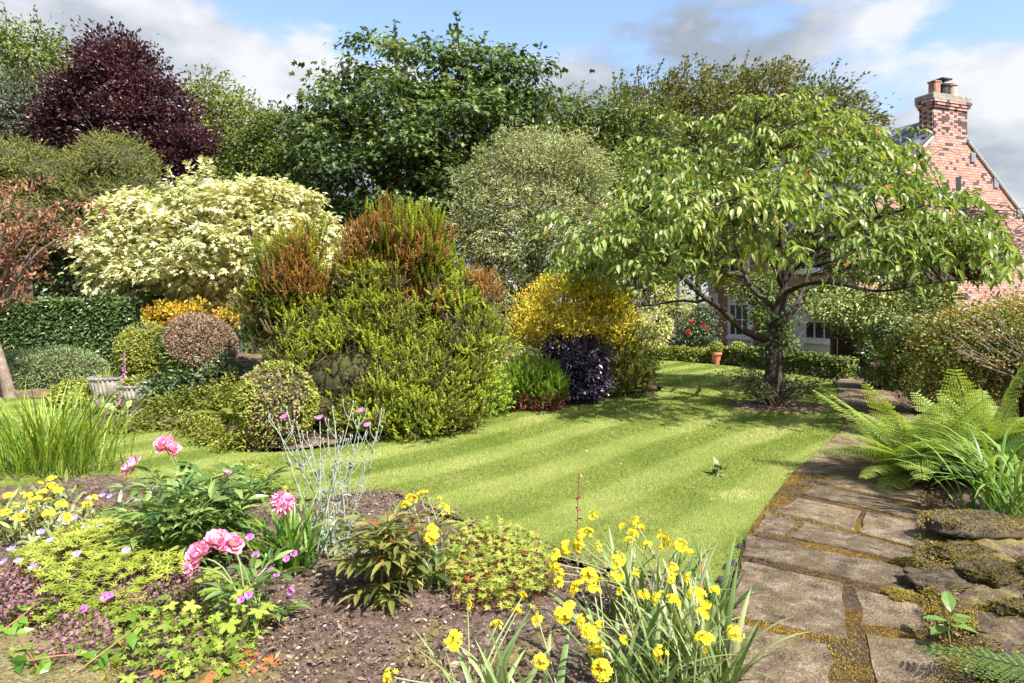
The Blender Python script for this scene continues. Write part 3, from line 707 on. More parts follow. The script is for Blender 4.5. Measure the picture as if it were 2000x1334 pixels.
# long wall: white lower storey, quoins, windows
g = Geo(); box(g, hp(-.022, 1.75, .85), (.02, 1.75, .85), AX, bevel=0); g.build('white_render', M['white'], house)
for k in range(10):
    g = Geo(); box(g, hp(-.03, HL-(.16 if k % 2 else .24), .2+k*.385), (.03, .16 if k % 2 else .24, .18), AX, bevel=.008); g.build('quoin', M['white'], house)
def window(v, z, hw, hh, pv, ph):
    g = Geo(); t_ = .05
    for s in (-1, 1):
        box(g, hp(-.055, v+s*(hw-t_/2), z), (.04, t_/2, hh), AX); box(g, hp(-.052, v, z+s*(hh-t_/2)), (.036, hw-t_, t_/2), AX)
    fr = g.build('window', M['white'], house)
    g = Geo(); box(g, hp(-.045, v, z), (.006, hw-.03, hh-.03), AX); g.build('pane', M['darkglass'], fr)
    g = Geo()
    for i in range(1, pv): g = Geo(); box(g, hp(-.062, v-hw+2*hw*i/pv, z), (.014, .014, hh-t_), AX); g.build('glazing_bar', M['white'], fr)
    for i in range(1, ph): g = Geo(); box(g, hp(-.06, v, z-hh+2*hh*i/ph), (.011, hw-t_, .014), AX); g.build('glazing_bar', M['white'], fr)
    g = Geo(); box(g, hp(-.08, v, z-hh-.06), (.07, hw+.08, .05), AX, bevel=.01); g.build('sill', M['white'], fr)
g = Geo(); box(g, hp(-.02, 4.75, .9), (.018, .62, .9), AX); g.build('white_surround', M['white'], house)
window(1.25, .78, .55, .28, 3, 1); window(4.75, 1.0, .5, .55, 3, 2); window(4.75, 3.1, .5, .5, 3, 2); window(1.6, 3.05, .5, .5, 3, 2)
# side gate at the end of the path
gt = thing('garden_gate', 'dark brown plank gate at the far end of the paved path', 'gate', (8.2, 16.0, 0))
for k in range(8):
    g = Geo(); box(g, (7.72+k*.135, 16.05+k*.01, .52), (.062, .014, .5+.02*rng.random()), tint=rng.random(), bevel=.004); g.build('plank', M['wood'], gt)
for z in (.25, .8):
    g = Geo(); box(g, (8.19, 16.1, z), (.55, .018, .045)); g.build('rail', M['wood'], gt)
g = Geo(); box(g, (7.56, 16.05, .6), (.06, .06, .62), bevel=.01); g.build('post', M['wood'], gt)

# ================================================================== TREES AND SHRUBS
def sample_blobs(blobs, n, shell=.12, reject=.78, lump=.12, freq=2.5, cull=.3, zmin=.03, fray=.12):
    B = np.array(blobs, float); c, r = B[:, :3], B[:, 3:6]
    w = (r[:, 0]*r[:, 1]+r[:, 1]*r[:, 2]+r[:, 0]*r[:, 2]); i = rng.choice(len(B), n, p=w/w.sum())
    u = sph(n); rad = 1-np.abs(rng.normal(0, shell, n)); rad *= 1+lump*wob(u*freq+i[:, None]*1.7)+lump*.35*np.abs(rng.normal(size=n))
    rad = np.where(rng.random(n) < .1, rad*(1+fray*1.8*rng.random(n)), rad)
    p = c[i]+u*r[i]*rad[:, None]; nr = nz(u/r[i]); ok = p[:, 2] > zmin
    for j in range(len(B)):
        q = np.linalg.norm((p-c[j])/r[j], axis=1); ok &= ~((q < reject) & (i != j))
    v = nz(-p*[1, 1, 0]); ok &= ((nr*v).sum(1) > -.25) | (rng.random(n) < cull)
    return p[ok], nr[ok]
def leaves(geo, p, nr, tm, size, k=1, cr=.0, flat=.6, droop=.3, out=.7, rnd=.6, upz=.7, upn=.6, var=.3, ct=.2, lt=.14, t0=.5, mat=0, wind=(0, 0, 0), top=.0):
    n = len(p); clt = rng.normal(0, ct, n)+wob(p*.9)*.1
    i = np.repeat(np.arange(n), k); N = len(i)
    off = rng.normal(0, 1, (N, 3))*[1, 1, flat]; P = p[i]+off*cr
    rad = nz(off+nr[i]*.7) if cr > 0 else nr[i]
    ax = nz(out*rad+rng.normal(0, rnd*.6, (N, 3))+[0, 0, -droop]+np.array(wind))
    up = nz(np.array([0, 0, upz])+nr[i]*upn+rng.normal(0, .45, (N, 3)))
    t = t0+clt[i]+rng.normal(0, lt, N)+top*(off[:, 2] if cr > 0 else 0)
    ok = P[:, 2] > .01
    scatter(geo, tm, P[ok], ax[ok], up[ok], (size*rng.uniform(1-var, 1+var, N))[ok], np.clip(t, 0, 1)[ok], mat)
def pxb(D, *L):                          # blobs given as (px, py, half-width px, half-height px, depth m, nearer m)
    out = []
    for px, py, a, b, *e in L:
        d = D-(e[1] if len(e) > 1 else 0); c = at(px, py, d); rx, rz = a*d/FP, b*d/FP
        out.append((*c, rx, e[0] if e else rx, rz))
    return out
def limbs(geo, base, blobs, r0, n=10, sides=8, lean=0):
    base = np.array(base, float); B = np.array(blobs); top = B[:, :3].mean(0)
    z1 = max(base[2]+.3, B[:, 2].min()-B[:, 5].max()*.6)
    f = base+(top-base)*[.25, .25, 0]; f[2] = z1
    tube(geo, spline([base, (base+f)/2+[.08*lean, 0, 0], f], 7), np.linspace(r0*1.25, r0*.85, 7), sides+2)
    for b in B:
        e = b[:3]+[0, 0, b[5]*.55]; m = (f+e)/2+np.array([0, 0, .1*(e[2]-f[2])])+rng.normal(0, .12, 3)
        tube(geo, spline([f, m, e], 8), np.linspace(r0*.7, r0*.12, 8), sides)
        for _ in range(4):
            u = sph(1)[0]; u[2] = abs(u[2])*.6; s = m+(e-m)*rng.random(); tube(geo, spline([s, s+u*b[3:6]*.5, s+u*b[3:6]*.95], 5), np.linspace(r0*.2, r0*.04, 5), 5)
def boughs(B, per, f, zf=.75):           # break each mass into separate leafy boughs with hollows between
    out = []
    for b in B:
        b = np.array(b); n = max(4, int(per*min(1.6, max(.35, b[3]*b[5]/3.0)))); u = sph(n*3); u = u[(u[:, 1] < .55)][:n]; rm = (b[3]*b[4]*b[5])**(1/3)
        for q in u: r_ = rm*f*rng.uniform(.65, 1.25); out.append((*(b[:3]+q*b[3:6]*.78), r_*1.1, r_*1.1, r_*zf))
    return out
def sprigs(g, gt, B, n, tm, size, L, kw):   # twigs with leaves that carry the outline
    p, nr = sample_blobs(B, n*3, shell=.03, reject=.97, fray=0); k = (nr[:, 2] > -.15); p, nr = p[k][:n], nr[k][:n]
    for a, d in zip(p, nr):
        d = nz(d+[0, 0, .45]+rng.normal(0, .3, 3)+np.array(kw.get('wind', (0, 0, 0)))); l = L*rng.uniform(.5, 1.2); c = spline([a-d*L*.8, a+d*l*.3, a+d*l+[0, 0, .05*l]], 8); tube(gt, c, np.linspace(.022, .006, 8), 4)
        m = int(16*l/L)+6; t = rng.integers(2, 8, m); leaves(g, c[t]+rng.normal(0, .07, (m, 3))*(1.1-t/8)[:, None], np.repeat(d[None], m, 0), tm, size, 1, 0, **{**kw, 'ct': .1})
def tree(name, label, base, blobs, mat, tm, size, nc, k, cr, r0=.2, bark='bark', cat='tree', group=None, samp={}, deep=.35, per=14, bf=.42, zf=.72, sprig=60, sl=.7, **kw):
    th = thing(name, label, cat, base, group)
    gt = Geo(); limbs(gt, base, blobs, r0)
    g = Geo(); p, nr = sample_blobs(boughs(blobs, per, bf, zf), int(nc*1.15), **{**samp, 'reject': .7, 'fray': .04}); kk = (nr[:, 2] > -.35)|(rng.random(len(p)) < .35); leaves(g, p[kk], nr[kk], tm, size, k, cr*.62, **kw)
    sprigs(g, gt, blobs, sprig, tm, size, sl, kw); gt.build('trunk', M[bark], th, smooth=True, kind='stuff')
    if deep:                             # sparse leaves inside the crown, tinted darker as painted inner shade
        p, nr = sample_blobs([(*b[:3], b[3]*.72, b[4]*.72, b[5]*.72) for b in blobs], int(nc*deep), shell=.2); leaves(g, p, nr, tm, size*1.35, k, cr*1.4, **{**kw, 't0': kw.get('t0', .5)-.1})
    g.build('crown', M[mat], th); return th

tree('tall_tree', 'tall mid green tree with a feathery top beside the purple-leaved beech', (-25, 32, 0), pxb(32, (20, 120, 105, 70, 3), (-40, 210, 130, 120, 4), (85, 160, 62, 95, 2.5), (60, 300, 90, 90, 3)), 'midtree', T_KITE, .15, 1000, 40, .42, .4, droop=.25)
tree('willow_tree', 'silvery grey-green leaved tree below the tall mid green tree', (-19.5, 27, 0), pxb(27, (40, 215, 70, 62, 1.8), (5, 255, 70, 80, 2), (75, 270, 50, 70, 1.5)), 'silver', T_NARROW, .17, 520, 34, .3, .25, droop=.1, out=.9)
tree('copper_beech', 'purple-leaved copper beech with wispy pointed top', (-14.7, 26.5, 0), pxb(26.5, (200, 92, 12, 34, .4), (168, 100, 9, 26, .4), (250, 100, 12, 30, .4), (225, 120, 42, 44, 1), (245, 150, 60, 58, 1.6), (180, 205, 66, 58, 1.7), (300, 215, 70, 62, 1.7), (240, 270, 95, 70, 2), (365, 295, 50, 50, 1.4), (135, 250, 40, 55, 1.3), (320, 300, 70, 50, 1.6)), 'copper', T_KITE, .115, 1700, 46, .34, .35, droop=.0, out=1.0, wind=(-.25, 0, .35), samp=dict(shell=.18, lump=.26, freq=4, fray=.25), ct=.16)
tree('lime_tree', 'thin yellow-green tree between the copper beech and the dark shrubby tree', (-13.3, 32, 0), pxb(32, (410, 190, 42, 45, 1.2), (445, 240, 60, 60, 1.6), (490, 270, 35, 50, 1.2), (400, 290, 60, 70, 2), (470, 330, 70, 70, 2)), 'lime', T_KITE, .14, 620, 30, .36, .22, droop=.05, samp=dict(shell=.25, lump=.22))
tree('field_maple', 'dense mid green bushy tree between the thin lime tree and the great sycamore', (-9, 27.5, 0), pxb(27.5, (565, 285, 70, 58, 1.6), (510, 330, 70, 80, 2), (600, 350, 80, 90, 2), (480, 400, 70, 70, 1.8)), 'midtree', T_KITE, .13, 900, 38, .34, .25, droop=.2, t0=.42)
tree('sycamore', 'great dark green sycamore with layered leaf clumps and broad crown', (-3.1, 24.5, 0), pxb(24.5,
    (768, 95, 22, 26, .6), (880, 98, 30, 22, .7), (1002, 112, 18, 26, .6), (1048, 150, 18, 26, .6), (1050, 230, 22, 40, .8), (632, 230, 24, 30, .7), (665, 140, 24, 34, .7), (620, 300, 20, 40, .7), (790, 150, 105, 70, 2.2), (900, 165, 90, 72, 2.2), (1000, 170, 58, 58, 1.6), (690, 200, 75, 85, 2), (850, 260, 150, 95, 3, 1), (980, 270, 80, 90, 2.2), (660, 310, 75, 100, 2.3), (770, 360, 130, 90, 2.8, 1.2), (900, 390, 110, 90, 2.6, 1), (640, 420, 70, 80, 2), (740, 470, 110, 90, 2.5, 1), (870, 490, 100, 80, 2.5)),
    'syc', T_SYC, .19, 860, 52, .46, .45, flat=.36, droop=.55, out=.9, upz=1.0, ct=.16, top=.12, samp=dict(shell=.09, lump=.2, freq=5), deep=.22)
tree('ash_tree', 'rounded mid green tree behind the pale grey-green weeping tree', (3.4, 27.5, 0), pxb(27.5, (1100, 235, 65, 55, 1.8), (1180, 240, 70, 60, 1.8), (1240, 290, 80, 75, 2), (1120, 310, 85, 80, 2), (1210, 370, 100, 90, 2.2)), 'midtree', T_KITE, .14, 1000, 38, .36, .3, droop=.3, flat=.45)
tree('windblown_oak', 'broad olive green tree with windblown twiggy top behind the house', (10.8, 33, 0), pxb(33, (1270, 215, 75, 62, 2.2), (1370, 205, 95, 68, 2.6), (1480, 200, 100, 62, 2.6), (1590, 220, 85, 62, 2.4), (1650, 250, 58, 45, 1.8), (1420, 270, 190, 70, 3, 1), (1300, 310, 100, 80, 2.5, 1), (1590, 280, 90, 50, 2)), 'oak', T_KITE, .15, 1800, 34, .38, .4, droop=-.1, out=1.0, wind=(.55, 0, .35), samp=dict(shell=.14, lump=.2))
tree('yard_tree', 'mid green tree between the pale shrub tree and the house', (4.9, 23, 0), pxb(23, (1240, 400, 90, 90, 1.8), (1310, 470, 90, 100, 1.8), (1230, 540, 80, 70, 1.6), (1370, 420, 80, 90, 1.8), (1480, 400, 80, 80, 1.5, -4)), 'midtree', T_KITE, .14, 620, 22, .28, .2, droop=.3, t0=.46)
for k, (lb, bl, bx_) in enumerate((('rounded olive evergreen tree with cloud-like foliage above bare stems', [(35, 330, 80, 48, 1.2), (95, 350, 60, 50, 1.1), (0, 400, 80, 60, 1.3), (80, 420, 70, 50, 1.2), (30, 470, 70, 45, 1.2)], -18.6),
                             ('domed olive evergreen tree with cloud-like foliage beside the cream shrub', [(225, 325, 72, 52, 1.1), (190, 390, 68, 58, 1.1), (260, 385, 50, 60, 1.0), (160, 450, 60, 45, 1.0), (225, 450, 60, 45, 1.0)], -11.4))):
    B = pxb(19.5+k*.3, *bl); c = np.array(B)[:, :3].mean(0)
    th = thing('evergreen_tree', lb, 'tree', (c[0], c[1], 0)); g = Geo()
    for b in B: g = Geo(); tube(g, spline([(c[0]+rng.normal(0, .25), c[1]+rng.normal(0, .2), 0), (b[0]*.5+c[0]*.5+rng.normal(0, .15), b[1], b[2]*.55), b[:3]], 7), np.linspace(.12, .04, 7), 7); g.build('trunk', M['bark'], th, smooth=True)
    g = Geo()
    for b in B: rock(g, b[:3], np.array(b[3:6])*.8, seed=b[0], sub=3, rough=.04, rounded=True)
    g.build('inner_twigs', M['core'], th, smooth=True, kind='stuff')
    g = Geo(); p, nr = sample_blobs(B, 2300, shell=.06, lump=.12, freq=5); leaves(g, p, nr, T_PLUME_FAT, .16, 5, .08, droop=-.35, out=.8, upn=1, ct=.12, t0=.52); g.build('crown', M['olive'], th)
# dark shrubbery under the evergreen trees and the sycamore
def backwood():
    g = Geo(); B = []
    for x in np.arange(-34, 6, 2.0): B.append((x+rng.normal(0, .5), 34.5+rng.normal(0, .8), 2.5, 2.2, 1.5, rng.uniform(6.2, 7.5) if x < -7 else 4.5))
    for x in np.arange(-24, -4, 1.3): B.append((x+rng.normal(0, .4), 22.5+rng.normal(0, .6), .8, 1.5, 1.2, rng.uniform(2.2, 3.4)))
    for x in np.arange(8, 34, 2.2): B.append((x+rng.normal(0, .5), 36+rng.normal(0, .8), 1.5, 2.2, 1.5, rng.uniform(2.6, 4)))
    p, nr = sample_blobs(B, 4600, shell=.16, lump=.15, cull=0); leaves(g, p, nr, T_KITE, .23, 17, .38, droop=.35, t0=.36)
    for b in B:
        tube(g, [(b[0], b[1], 0), (b[0], b[1], b[2]+b[5]*.8)], [.12, .06], 6, .0)
    o = g.build('woodland_understorey', M['darksh'], None, kind='stuff'); tag(o, 'dark leafy understorey of the wood behind the garden', 'undergrowth')
backwood()

# variegated cream tree
B = pxb(15.2, (400, 410, 110, 72, 1.5), (500, 420, 110, 72, 1.5), (300, 440, 85, 68, 1.3), (250, 500, 78, 60, 1.2), (590, 480, 75, 70, 1.2), (400, 500, 140, 85, 1.8, .5), (310, 550, 110, 52, 1.5), (460, 560, 110, 58, 1.5), (620, 540, 60, 60, 1.1), (530, 510, 100, 80, 1.5, .3))
tree('variegated_maple', 'broad dome-shaped shrub tree with creamy white variegated leaves', (-6.6, 15.6, 0), B, 'cream', T_SYC, .125, 2300, 15, .17, .16, flat=.35, droop=.45, out=1.0, upz=1.2, ct=.17, t0=.6, samp=dict(shell=.1, lump=.2, freq=7), deep=.4, per=34, bf=.33, zf=.62, sl=.26, sprig=50)
# pale small-leaved tree
B = pxb(15, (1035, 285, 38, 30, .6), (930, 360, 34, 50, .6), (1150, 340, 36, 54, .6), (1080, 300, 36, 40, .6), (905, 470, 26, 55, .5), (1175, 440, 26, 60, .5), (1030, 330, 70, 55, 1), (1110, 360, 70, 75, 1), (980, 390, 80, 80, 1.1), (1060, 440, 110, 100, 1.4, .3), (960, 480, 70, 80, 1), (1130, 470, 60, 90, 1), (1010, 550, 100, 70, 1.2))
tree('pale_pear', 'grey-green small-leaved weeping tree behind the tree heather', (.4, 15.3, 0), B, 'pear', T_NARROW, .085, 1500, 30, .14, .14, droop=.15, out=.9, upz=.3, ct=.13, samp=dict(shell=.14, lump=.2, freq=6), deep=.5, per=20, bf=.34, zf=1.5, sl=.4, sprig=70)
# red-leaved tree at the lawn edge
th = thing('purple_plum', 'reddish-bronze leaved small tree with pale bare branches over the clipped hedge', 'tree', (-8.35, 11.3, 0)); g = Geo(); lf = Geo()
b0 = np.array([-8.3, 11.3, -.03]); fk = np.array([-8.75, 11.4, 1.3]); tube(g, spline([b0, b0+[-.12, 0, .5], fk], 8), np.linspace(.1, .065, 8), 9)
tips = [at(*q, 11.2) for q in ((10, 365), (60, 350), (110, 370), (150, 390), (180, 430), (150, 455), (60, 420), (100, 430), (30, 460), (60, 510), (45, 545), (15, 590), (-30, 400), (-40, 480), (-20, 540), (20, 400), (125, 410))]
for tp in tips:
    d = rng.normal(0, .5); tp = tp+[0, d, 0]; m = fk+(tp-fk)*.5+[rng.normal(0, .12), rng.normal(0, .12), .22]
    pts = spline([fk, m, tp], 12); tube(g, pts, np.linspace(.035, .006, 12), 6)
    for j in range(7):
        s = pts[rng.integers(5, 12)]; e = s+sph(1)[0]*[.5, .5, .3]+[0, 0, .05]; tw = spline([s, (s+e)/2+[0, 0, .06], e], 6); tube(g, tw, np.linspace(.008, .003, 6), 4)
        n = 13; q = tw[rng.integers(1, 6, n)]+rng.normal(0, .035, (n, 3)); leaves(lf, q, sph(n), T_OVATE, .075, 1, droop=.5, out=.7, ct=.2)
g.build('trunk', M['bark_pale'], th, smooth=True); lf.build('crown', M['redleaf'], th)

# ---- hedges and clipped shapes
def clipped(name, label, cat, blobs, mats, tm, size, n, group=None, base=None, core=.9, stem=None, kw={}, two=None):
    B = np.array(blobs); c = B[:, :3].mean(0); th = thing(name, label, cat, base if base is not None else (c[0], c[1], 0), group)
    g = Geo()
    for b in B:
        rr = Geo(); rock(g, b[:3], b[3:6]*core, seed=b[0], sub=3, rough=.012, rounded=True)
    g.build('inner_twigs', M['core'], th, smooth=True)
    if stem: g = Geo(); tube(g, spline([(c[0], c[1], -.02), (c[0]+.02, c[1], c[2]*.5), c], 6), stem, 8); g.build('stem', M['bark'], th)
    g = Geo(); p, nr = sample_blobs(B, n, shell=.03, reject=.93, lump=.03, freq=4, cull=.35, fray=.02)
    if two: kk_ = ~two[3](p, nr)|(rng.random(len(p)) < .15); p, nr = p[kk_], nr[kk_]
    leaves(g, p, nr, tm, size, 1, 0, **{**dict(droop=0, out=.55, rnd=1.0, upn=.9, upz=.5, ct=.13), **kw}); g.build('foliage', M[mats], th)
    if two:
        g = Geo(); p, nr = sample_blobs(B, two[1], shell=.02, reject=.93, lump=.03, freq=4, cull=.35, fray=.02); k = two[3](p, nr); leaves(g, p[k], nr[k], two[4] if len(two) > 4 else tm, two[2], 1, 0, droop=0, out=.5, rnd=1.2, upn=.9); g.build(two[5] if len(two) > 5 else 'dry_twigs', M[two[0]], th, kind='stuff')
    return th
def hedge(name, label, a, b, z1, dep, mat, tm, size, dens, mound=.0):
    a, b = np.array([*a, 0.]), np.array([*b, 0.]); L = np.linalg.norm(b-a); u = (b-a)/L; v = np.array([-u[1], u[0], 0]); v = v if v[1] > 0 else -v
    th = thing(name, label, 'hedge', (a+b)/2); g = Geo()
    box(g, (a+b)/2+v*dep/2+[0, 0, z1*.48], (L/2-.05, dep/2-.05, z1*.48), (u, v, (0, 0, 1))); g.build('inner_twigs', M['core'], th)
    g = Geo()
    for fc, n in (('front', int(L*z1*dens)), ('top', int(L*dep*dens)), ('e0', int(dep*z1*dens)), ('e1', int(dep*z1*dens))):
        s, t = rng.random(n), rng.random(n); k = np.ones((n, 1))
        if fc == 'front': p = a+u*(s*L)[:, None]+np.outer(t*z1, [0, 0, 1]); nr = -v*k
        elif fc == 'top': p = a+u*(s*L)[:, None]+v*(t*dep)[:, None]+[0, 0, z1]; nr = np.array([0, 0, 1.])*k
        else: p = (a if fc == 'e0' else b)+v*(s*dep)[:, None]+np.outer(t*z1, [0, 0, 1]); nr = (-u if fc == 'e0' else u)*k
        p = p+nr*(wob(p*2.2)*.03+wob(p*6)*.02+rng.normal(0, .02, n)-mound*.1)[:, None]
        leaves(g, p, nr, tm, size, 1, 0, droop=.1, out=.5, rnd=1.0, upn=.8, upz=.6, ct=.14)
    g.build('foliage', M[mat], th); return th
hedge('laurel_hedge', 'tall dark glossy evergreen hedge clipped flat on top', (-11.2, 13.4), (-7.5, 13.6), 1.62, 1.4, 'laurel', T_KITE, .085, 2600)
hedge('box_hedge', 'low clipped box hedge between the lollipop tree and the terracotta pot', (3.7, 18.9), (5.12, 17.7), .33, .4, 'box', T_ROUND, .05, 3200)
hedge('box_hedge', 'low clipped box hedge running from the terracotta pot to the path', (5.36, 17.5), (6.75, 13.9), .42, .4, 'boxdark', T_ROUND, .05, 3200)
clipped('low_evergreen', 'low wide grey-green dome of a shrub in front of the dark hedge', 'shrub', [(-8.3, 12.5, .3, .85, .55, .46), (-9.1, 12.6, .27, .6, .5, .42)], 'dome', T_NARROW, .06, 16000, kw=dict(out=.9, t0=.58))
clipped('spindle_shrub', 'small yellow-green mounded shrub beside the stone urns', 'shrub', [(-6.65, 10.5, .12, .42, .35, .3), (-6.4, 10.3, .08, .3, .3, .24)], 'box', T_ROUND, .045, 3000, kw=dict(t0=.6))
clipped('topiary_ball', 'golden-green clipped ball behind the urns', 'topiary', [(-5.65, 10.6, .82, .45, .45, .46)], 'box', T_KITE, .045, 9000, kw=dict(t0=.62), stem=.05, two=('brownclip', 900, .04, lambda p, n: n[:, 2] > .8, T_NARROW))
clipped('topiary_dome', 'clipped dome with a bare pinkish-brown face beside the tree heather', 'topiary', [(-4.48, 9.7, .93, .53, .5, .47)], 'boxdark', T_KITE, .045, 6000, kw=dict(t0=.55), stem=.06,
        two=('brownclip', 16000, .055, lambda p, n: (n[:, 0]*.75+n[:, 2]*.65-n[:, 1]*.35+.35*wob(p*4) > .12), T_NARROW))
clipped('topiary_bush', 'yellow-green loosely clipped round bush at the lawn edge before the heather', 'topiary', [(-2.62, 7.6, .45, .43, .42, .47)], 'box', T_KITE, .045, 11000, kw=dict(t0=.6, rnd=1.6), two=('brownclip', 2200, .05, lambda p, n: (wob(p*5) > .1), T_NARROW))
clipped('box_ball', 'small smooth box ball standing behind the tree heather', 'topiary', [(-.5, 13, .85, .27, .27, .3)], 'dome', T_ROUND, .04, 2500, stem=.04, kw=dict(t0=.6))
clipped('dome_shrub', 'flat-topped clipped pale green shrub beside the path near the house', 'shrub', [(6.85, 12.1, .98, .42, .4, .34)], 'dome', T_ROUND, .05, 4500, kw=dict(t0=.7), stem=.05)
clipped('potted_ball', 'golden box ball standing before the white house wall', 'topiary', [(6.35, 19.2, .28, .2, .2, .2)], 'box', T_ROUND, .045, 1100, kw=dict(t0=.75))

def shrub(name, label, blobs, mat, tm, size, nc, k, cr, cat='shrub', stems=7, stemr=.012, stemmat='twig', group=None, samp={}, **kw):
    B = np.array(blobs); c = B[:, :3].mean(0); th = thing(name, label, cat, (c[0], c[1], 0), group)
    g = Geo()
    for _ in range(stems):
        b = B[rng.integers(len(B))]; e = b[:3]+sph(1)[0]*b[3:6]*.8; e[2] = max(e[2], .1)
        s = np.array([c[0], c[1], 0])+rng.normal(0, .08, 3)*[1, 1, 0]; tube(g, spline([s, (s+e)/2+[0, 0, .06], e], 7), np.linspace(stemr, stemr*.4, 7), 5)
    g.build('stems', M[stemmat], th, kind='stuff')
    g = Geo(); p, nr = sample_blobs(B, nc, **samp); leaves(g, p, nr, tm, size, k, cr, **kw)
    p, nr = sample_blobs([(*b[:3], *(b[3:6]*.65)) for b in B], nc//2, shell=.25, cull=1); leaves(g, p, nr, tm, size*1.2, k, cr*1.3, **{**kw, 't0': kw.get('t0', .5)-.1})  # inner leaves get a darker tint, shade put into their colour
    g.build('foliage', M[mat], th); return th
T_HEATH = T_plume(15, .28, .075, 5, .7)
# tree heather: upright plumes, orange-brown spent flower spikes on top
HB = pxb(8.9, (770, 620, 90, 100, .7), (740, 690, 120, 85, .8), (600, 650, 95, 80, .7), (710, 560, 36, 80, .4), (840, 570, 44, 70, .4), (905, 610, 34, 60, .4), (520, 610, 34, 60, .4), (700, 740, 150, 95, .9, .3), (850, 740, 105, 90, .8, .2), (900, 660, 75, 85, .7), (560, 560, 55, 75, .5), (640, 800, 90, 50, .6, .6), (780, 800, 120, 48, .7, .6), (880, 800, 60, 36, .5, .4))
ht = thing('tree_heather', 'large bushy yellow-green tree heather with orange-brown plumes on top', 'shrub', (-1.6, 8.8, 0))
g = Geo()
for b in HB:
    for _ in range(5):
        e = np.array(b[:3])+sph(1)[0]*np.array(b[3:6])*.75; e[2] = max(e[2], .15); s = np.array([-1.7, 8.9, 0])+rng.normal(0, .2, 3)*[1, 1, 0]
        tube(g, spline([s, (s+e)/2+[0, 0, -.05], e], 7), np.linspace(.014, .004, 7), 5)
g.build('stems', M['twig'], ht, kind='stuff')
g = Geo()
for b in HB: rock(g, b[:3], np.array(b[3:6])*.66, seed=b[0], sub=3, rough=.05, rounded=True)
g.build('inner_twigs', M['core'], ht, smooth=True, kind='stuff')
g = Geo(); p, nr = sample_blobs(HB, 7500, shell=.15, reject=.78, lump=.22, freq=5); kq = (wob(p*3.1)+.5*wob(p*8) < .42+.5*rng.random(len(p))-.2); p, nr = p[kq], nr[kq]
leaves(g, p, nr, T_HEATH, .12, 5, .055, droop=-.9, out=.7, rnd=.7, ct=.26, t0=.56); g.build('foliage', M['heather'], ht)
g = Geo(); p, nr = sample_blobs([(*b[:3], b[3]*.95, b[4]*.95, b[5]*.95) for b in HB], 1300, shell=.14, reject=.75, lump=.2, freq=5)
leaves(g, p, nr, T_PLUME, .22, 3, .07, droop=-.8, out=.6, rnd=.8, t0=.4); g.build('dry_foliage', M['heatherdry'], ht)
OB = pxb(8.75, (765, 450, 32, 52, .3), (720, 470, 34, 52, .3), (845, 470, 42, 42, .3), (800, 500, 60, 50, .4), (590, 490, 30, 44, .3, .3), (555, 535, 36, 44, .3, .4), (600, 550, 26, 40, .3, .4), (725, 545, 38, 50, .3), (960, 585, 16, 22, .2), (930, 545, 14, 16, .2), (870, 590, 40, 26, .3), (600, 555, 50, 35, .3), (690, 500, 24, 60, .3), (520, 590, 24, 30, .3), (770, 590, 60, 30, .4), (955, 560, 12, 20, .2))
g = Geo(); p, nr = sample_blobs(OB, 950, shell=.35, lump=.2, freq=6, reject=.3, cull=.8); leaves(g, p, nr, T_SPIKE, .13, 4, .055, droop=-1.2, out=.5, rnd=.7, ct=.2); g.build('flower_plumes', M['heatherorange'], ht)
g = Geo(); p, nr = sample_blobs(pxb(9.0, (780, 540, 90, 60, .5), (700, 560, 60, 60, .4), (850, 560, 60, 60, .4), (590, 580, 70, 50, .4), (760, 450, 60, 40, .3), (560, 520, 50, 50, .3, .4), (600, 500, 30, 50, .3, .4), (810, 480, 60, 60, .4, .3)), 560, shell=.3, reject=.3, cull=.8); leaves(g, p, nr, T_PLUME, .25, 3, .05, droop=-1.6, out=.3, rnd=.4, t0=.45); g.build('upper_foliage', M['heather'], ht)

shrub('orange_shrub', 'yellow and orange tipped shrub peeping over the clipped domes', pxb(11.6, (325, 618, 30, 24, .3), (370, 615, 22, 24, .3), (440, 622, 18, 20, .25), (365, 670, 60, 40, .4)), 'firetip', T_KITE, .07, 130, 13, .07, droop=-.6, out=.7)
shrub('golden_shrub', 'bright golden yellow shrub with orange tips behind the purple bush', pxb(11.2, (1040, 610, 48, 50, .5), (1100, 585, 62, 50, .5), (1160, 580, 52, 40, .5), (1110, 640, 100, 58, .7), (1190, 630, 52, 60, .5), (1030, 660, 34, 40, .4)), 'golden', T_KITE, .055, 620, 18, .07, droop=-.8, out=.8, ct=.2, t0=.5)
shrub('pale_leaved_plant', 'pale variegated leafy plant between the tree heather and the purple bush', pxb(10.6, (960, 700, 34, 32, .3), (1010, 690, 40, 26, .3), (1000, 720, 50, 30, .3)), 'varieg', T_KITE, .1, 90, 6, .06, droop=.1, out=.8, cat='plant')
shrub('bright_hebe', 'bright green feathery mound with reddish brown base at the lawn edge', pxb(10.2, (1035, 745, 56, 42, .42), (1065, 760, 34, 34, .35), (1000, 760, 34, 34, .35)), 'hebe', T_PLUME, .13, 420, 5, .05, droop=-1.1, out=.6, t0=.55)
shrub('lime_spurge', 'lime green small-leaved plant at the foot of the tree heather', pxb(9.6, (945, 750, 40, 36, .35), (960, 785, 28, 26, .3), (925, 780, 28, 30, .3)), 'hebe', T_KITE, .05, 190, 14, .06, droop=.0, out=.8, cat='plant', t0=.6)
shrub('brown_heather', 'low reddish brown dried plant below the bright green mound', pxb(10.0, (1010, 785, 34, 16, .25), (1070, 785, 30, 14, .25)), 'redleaf', T_NARROW, .06, 130, 10, .04, droop=-.3, cat='plant', t0=.12, ct=.06)
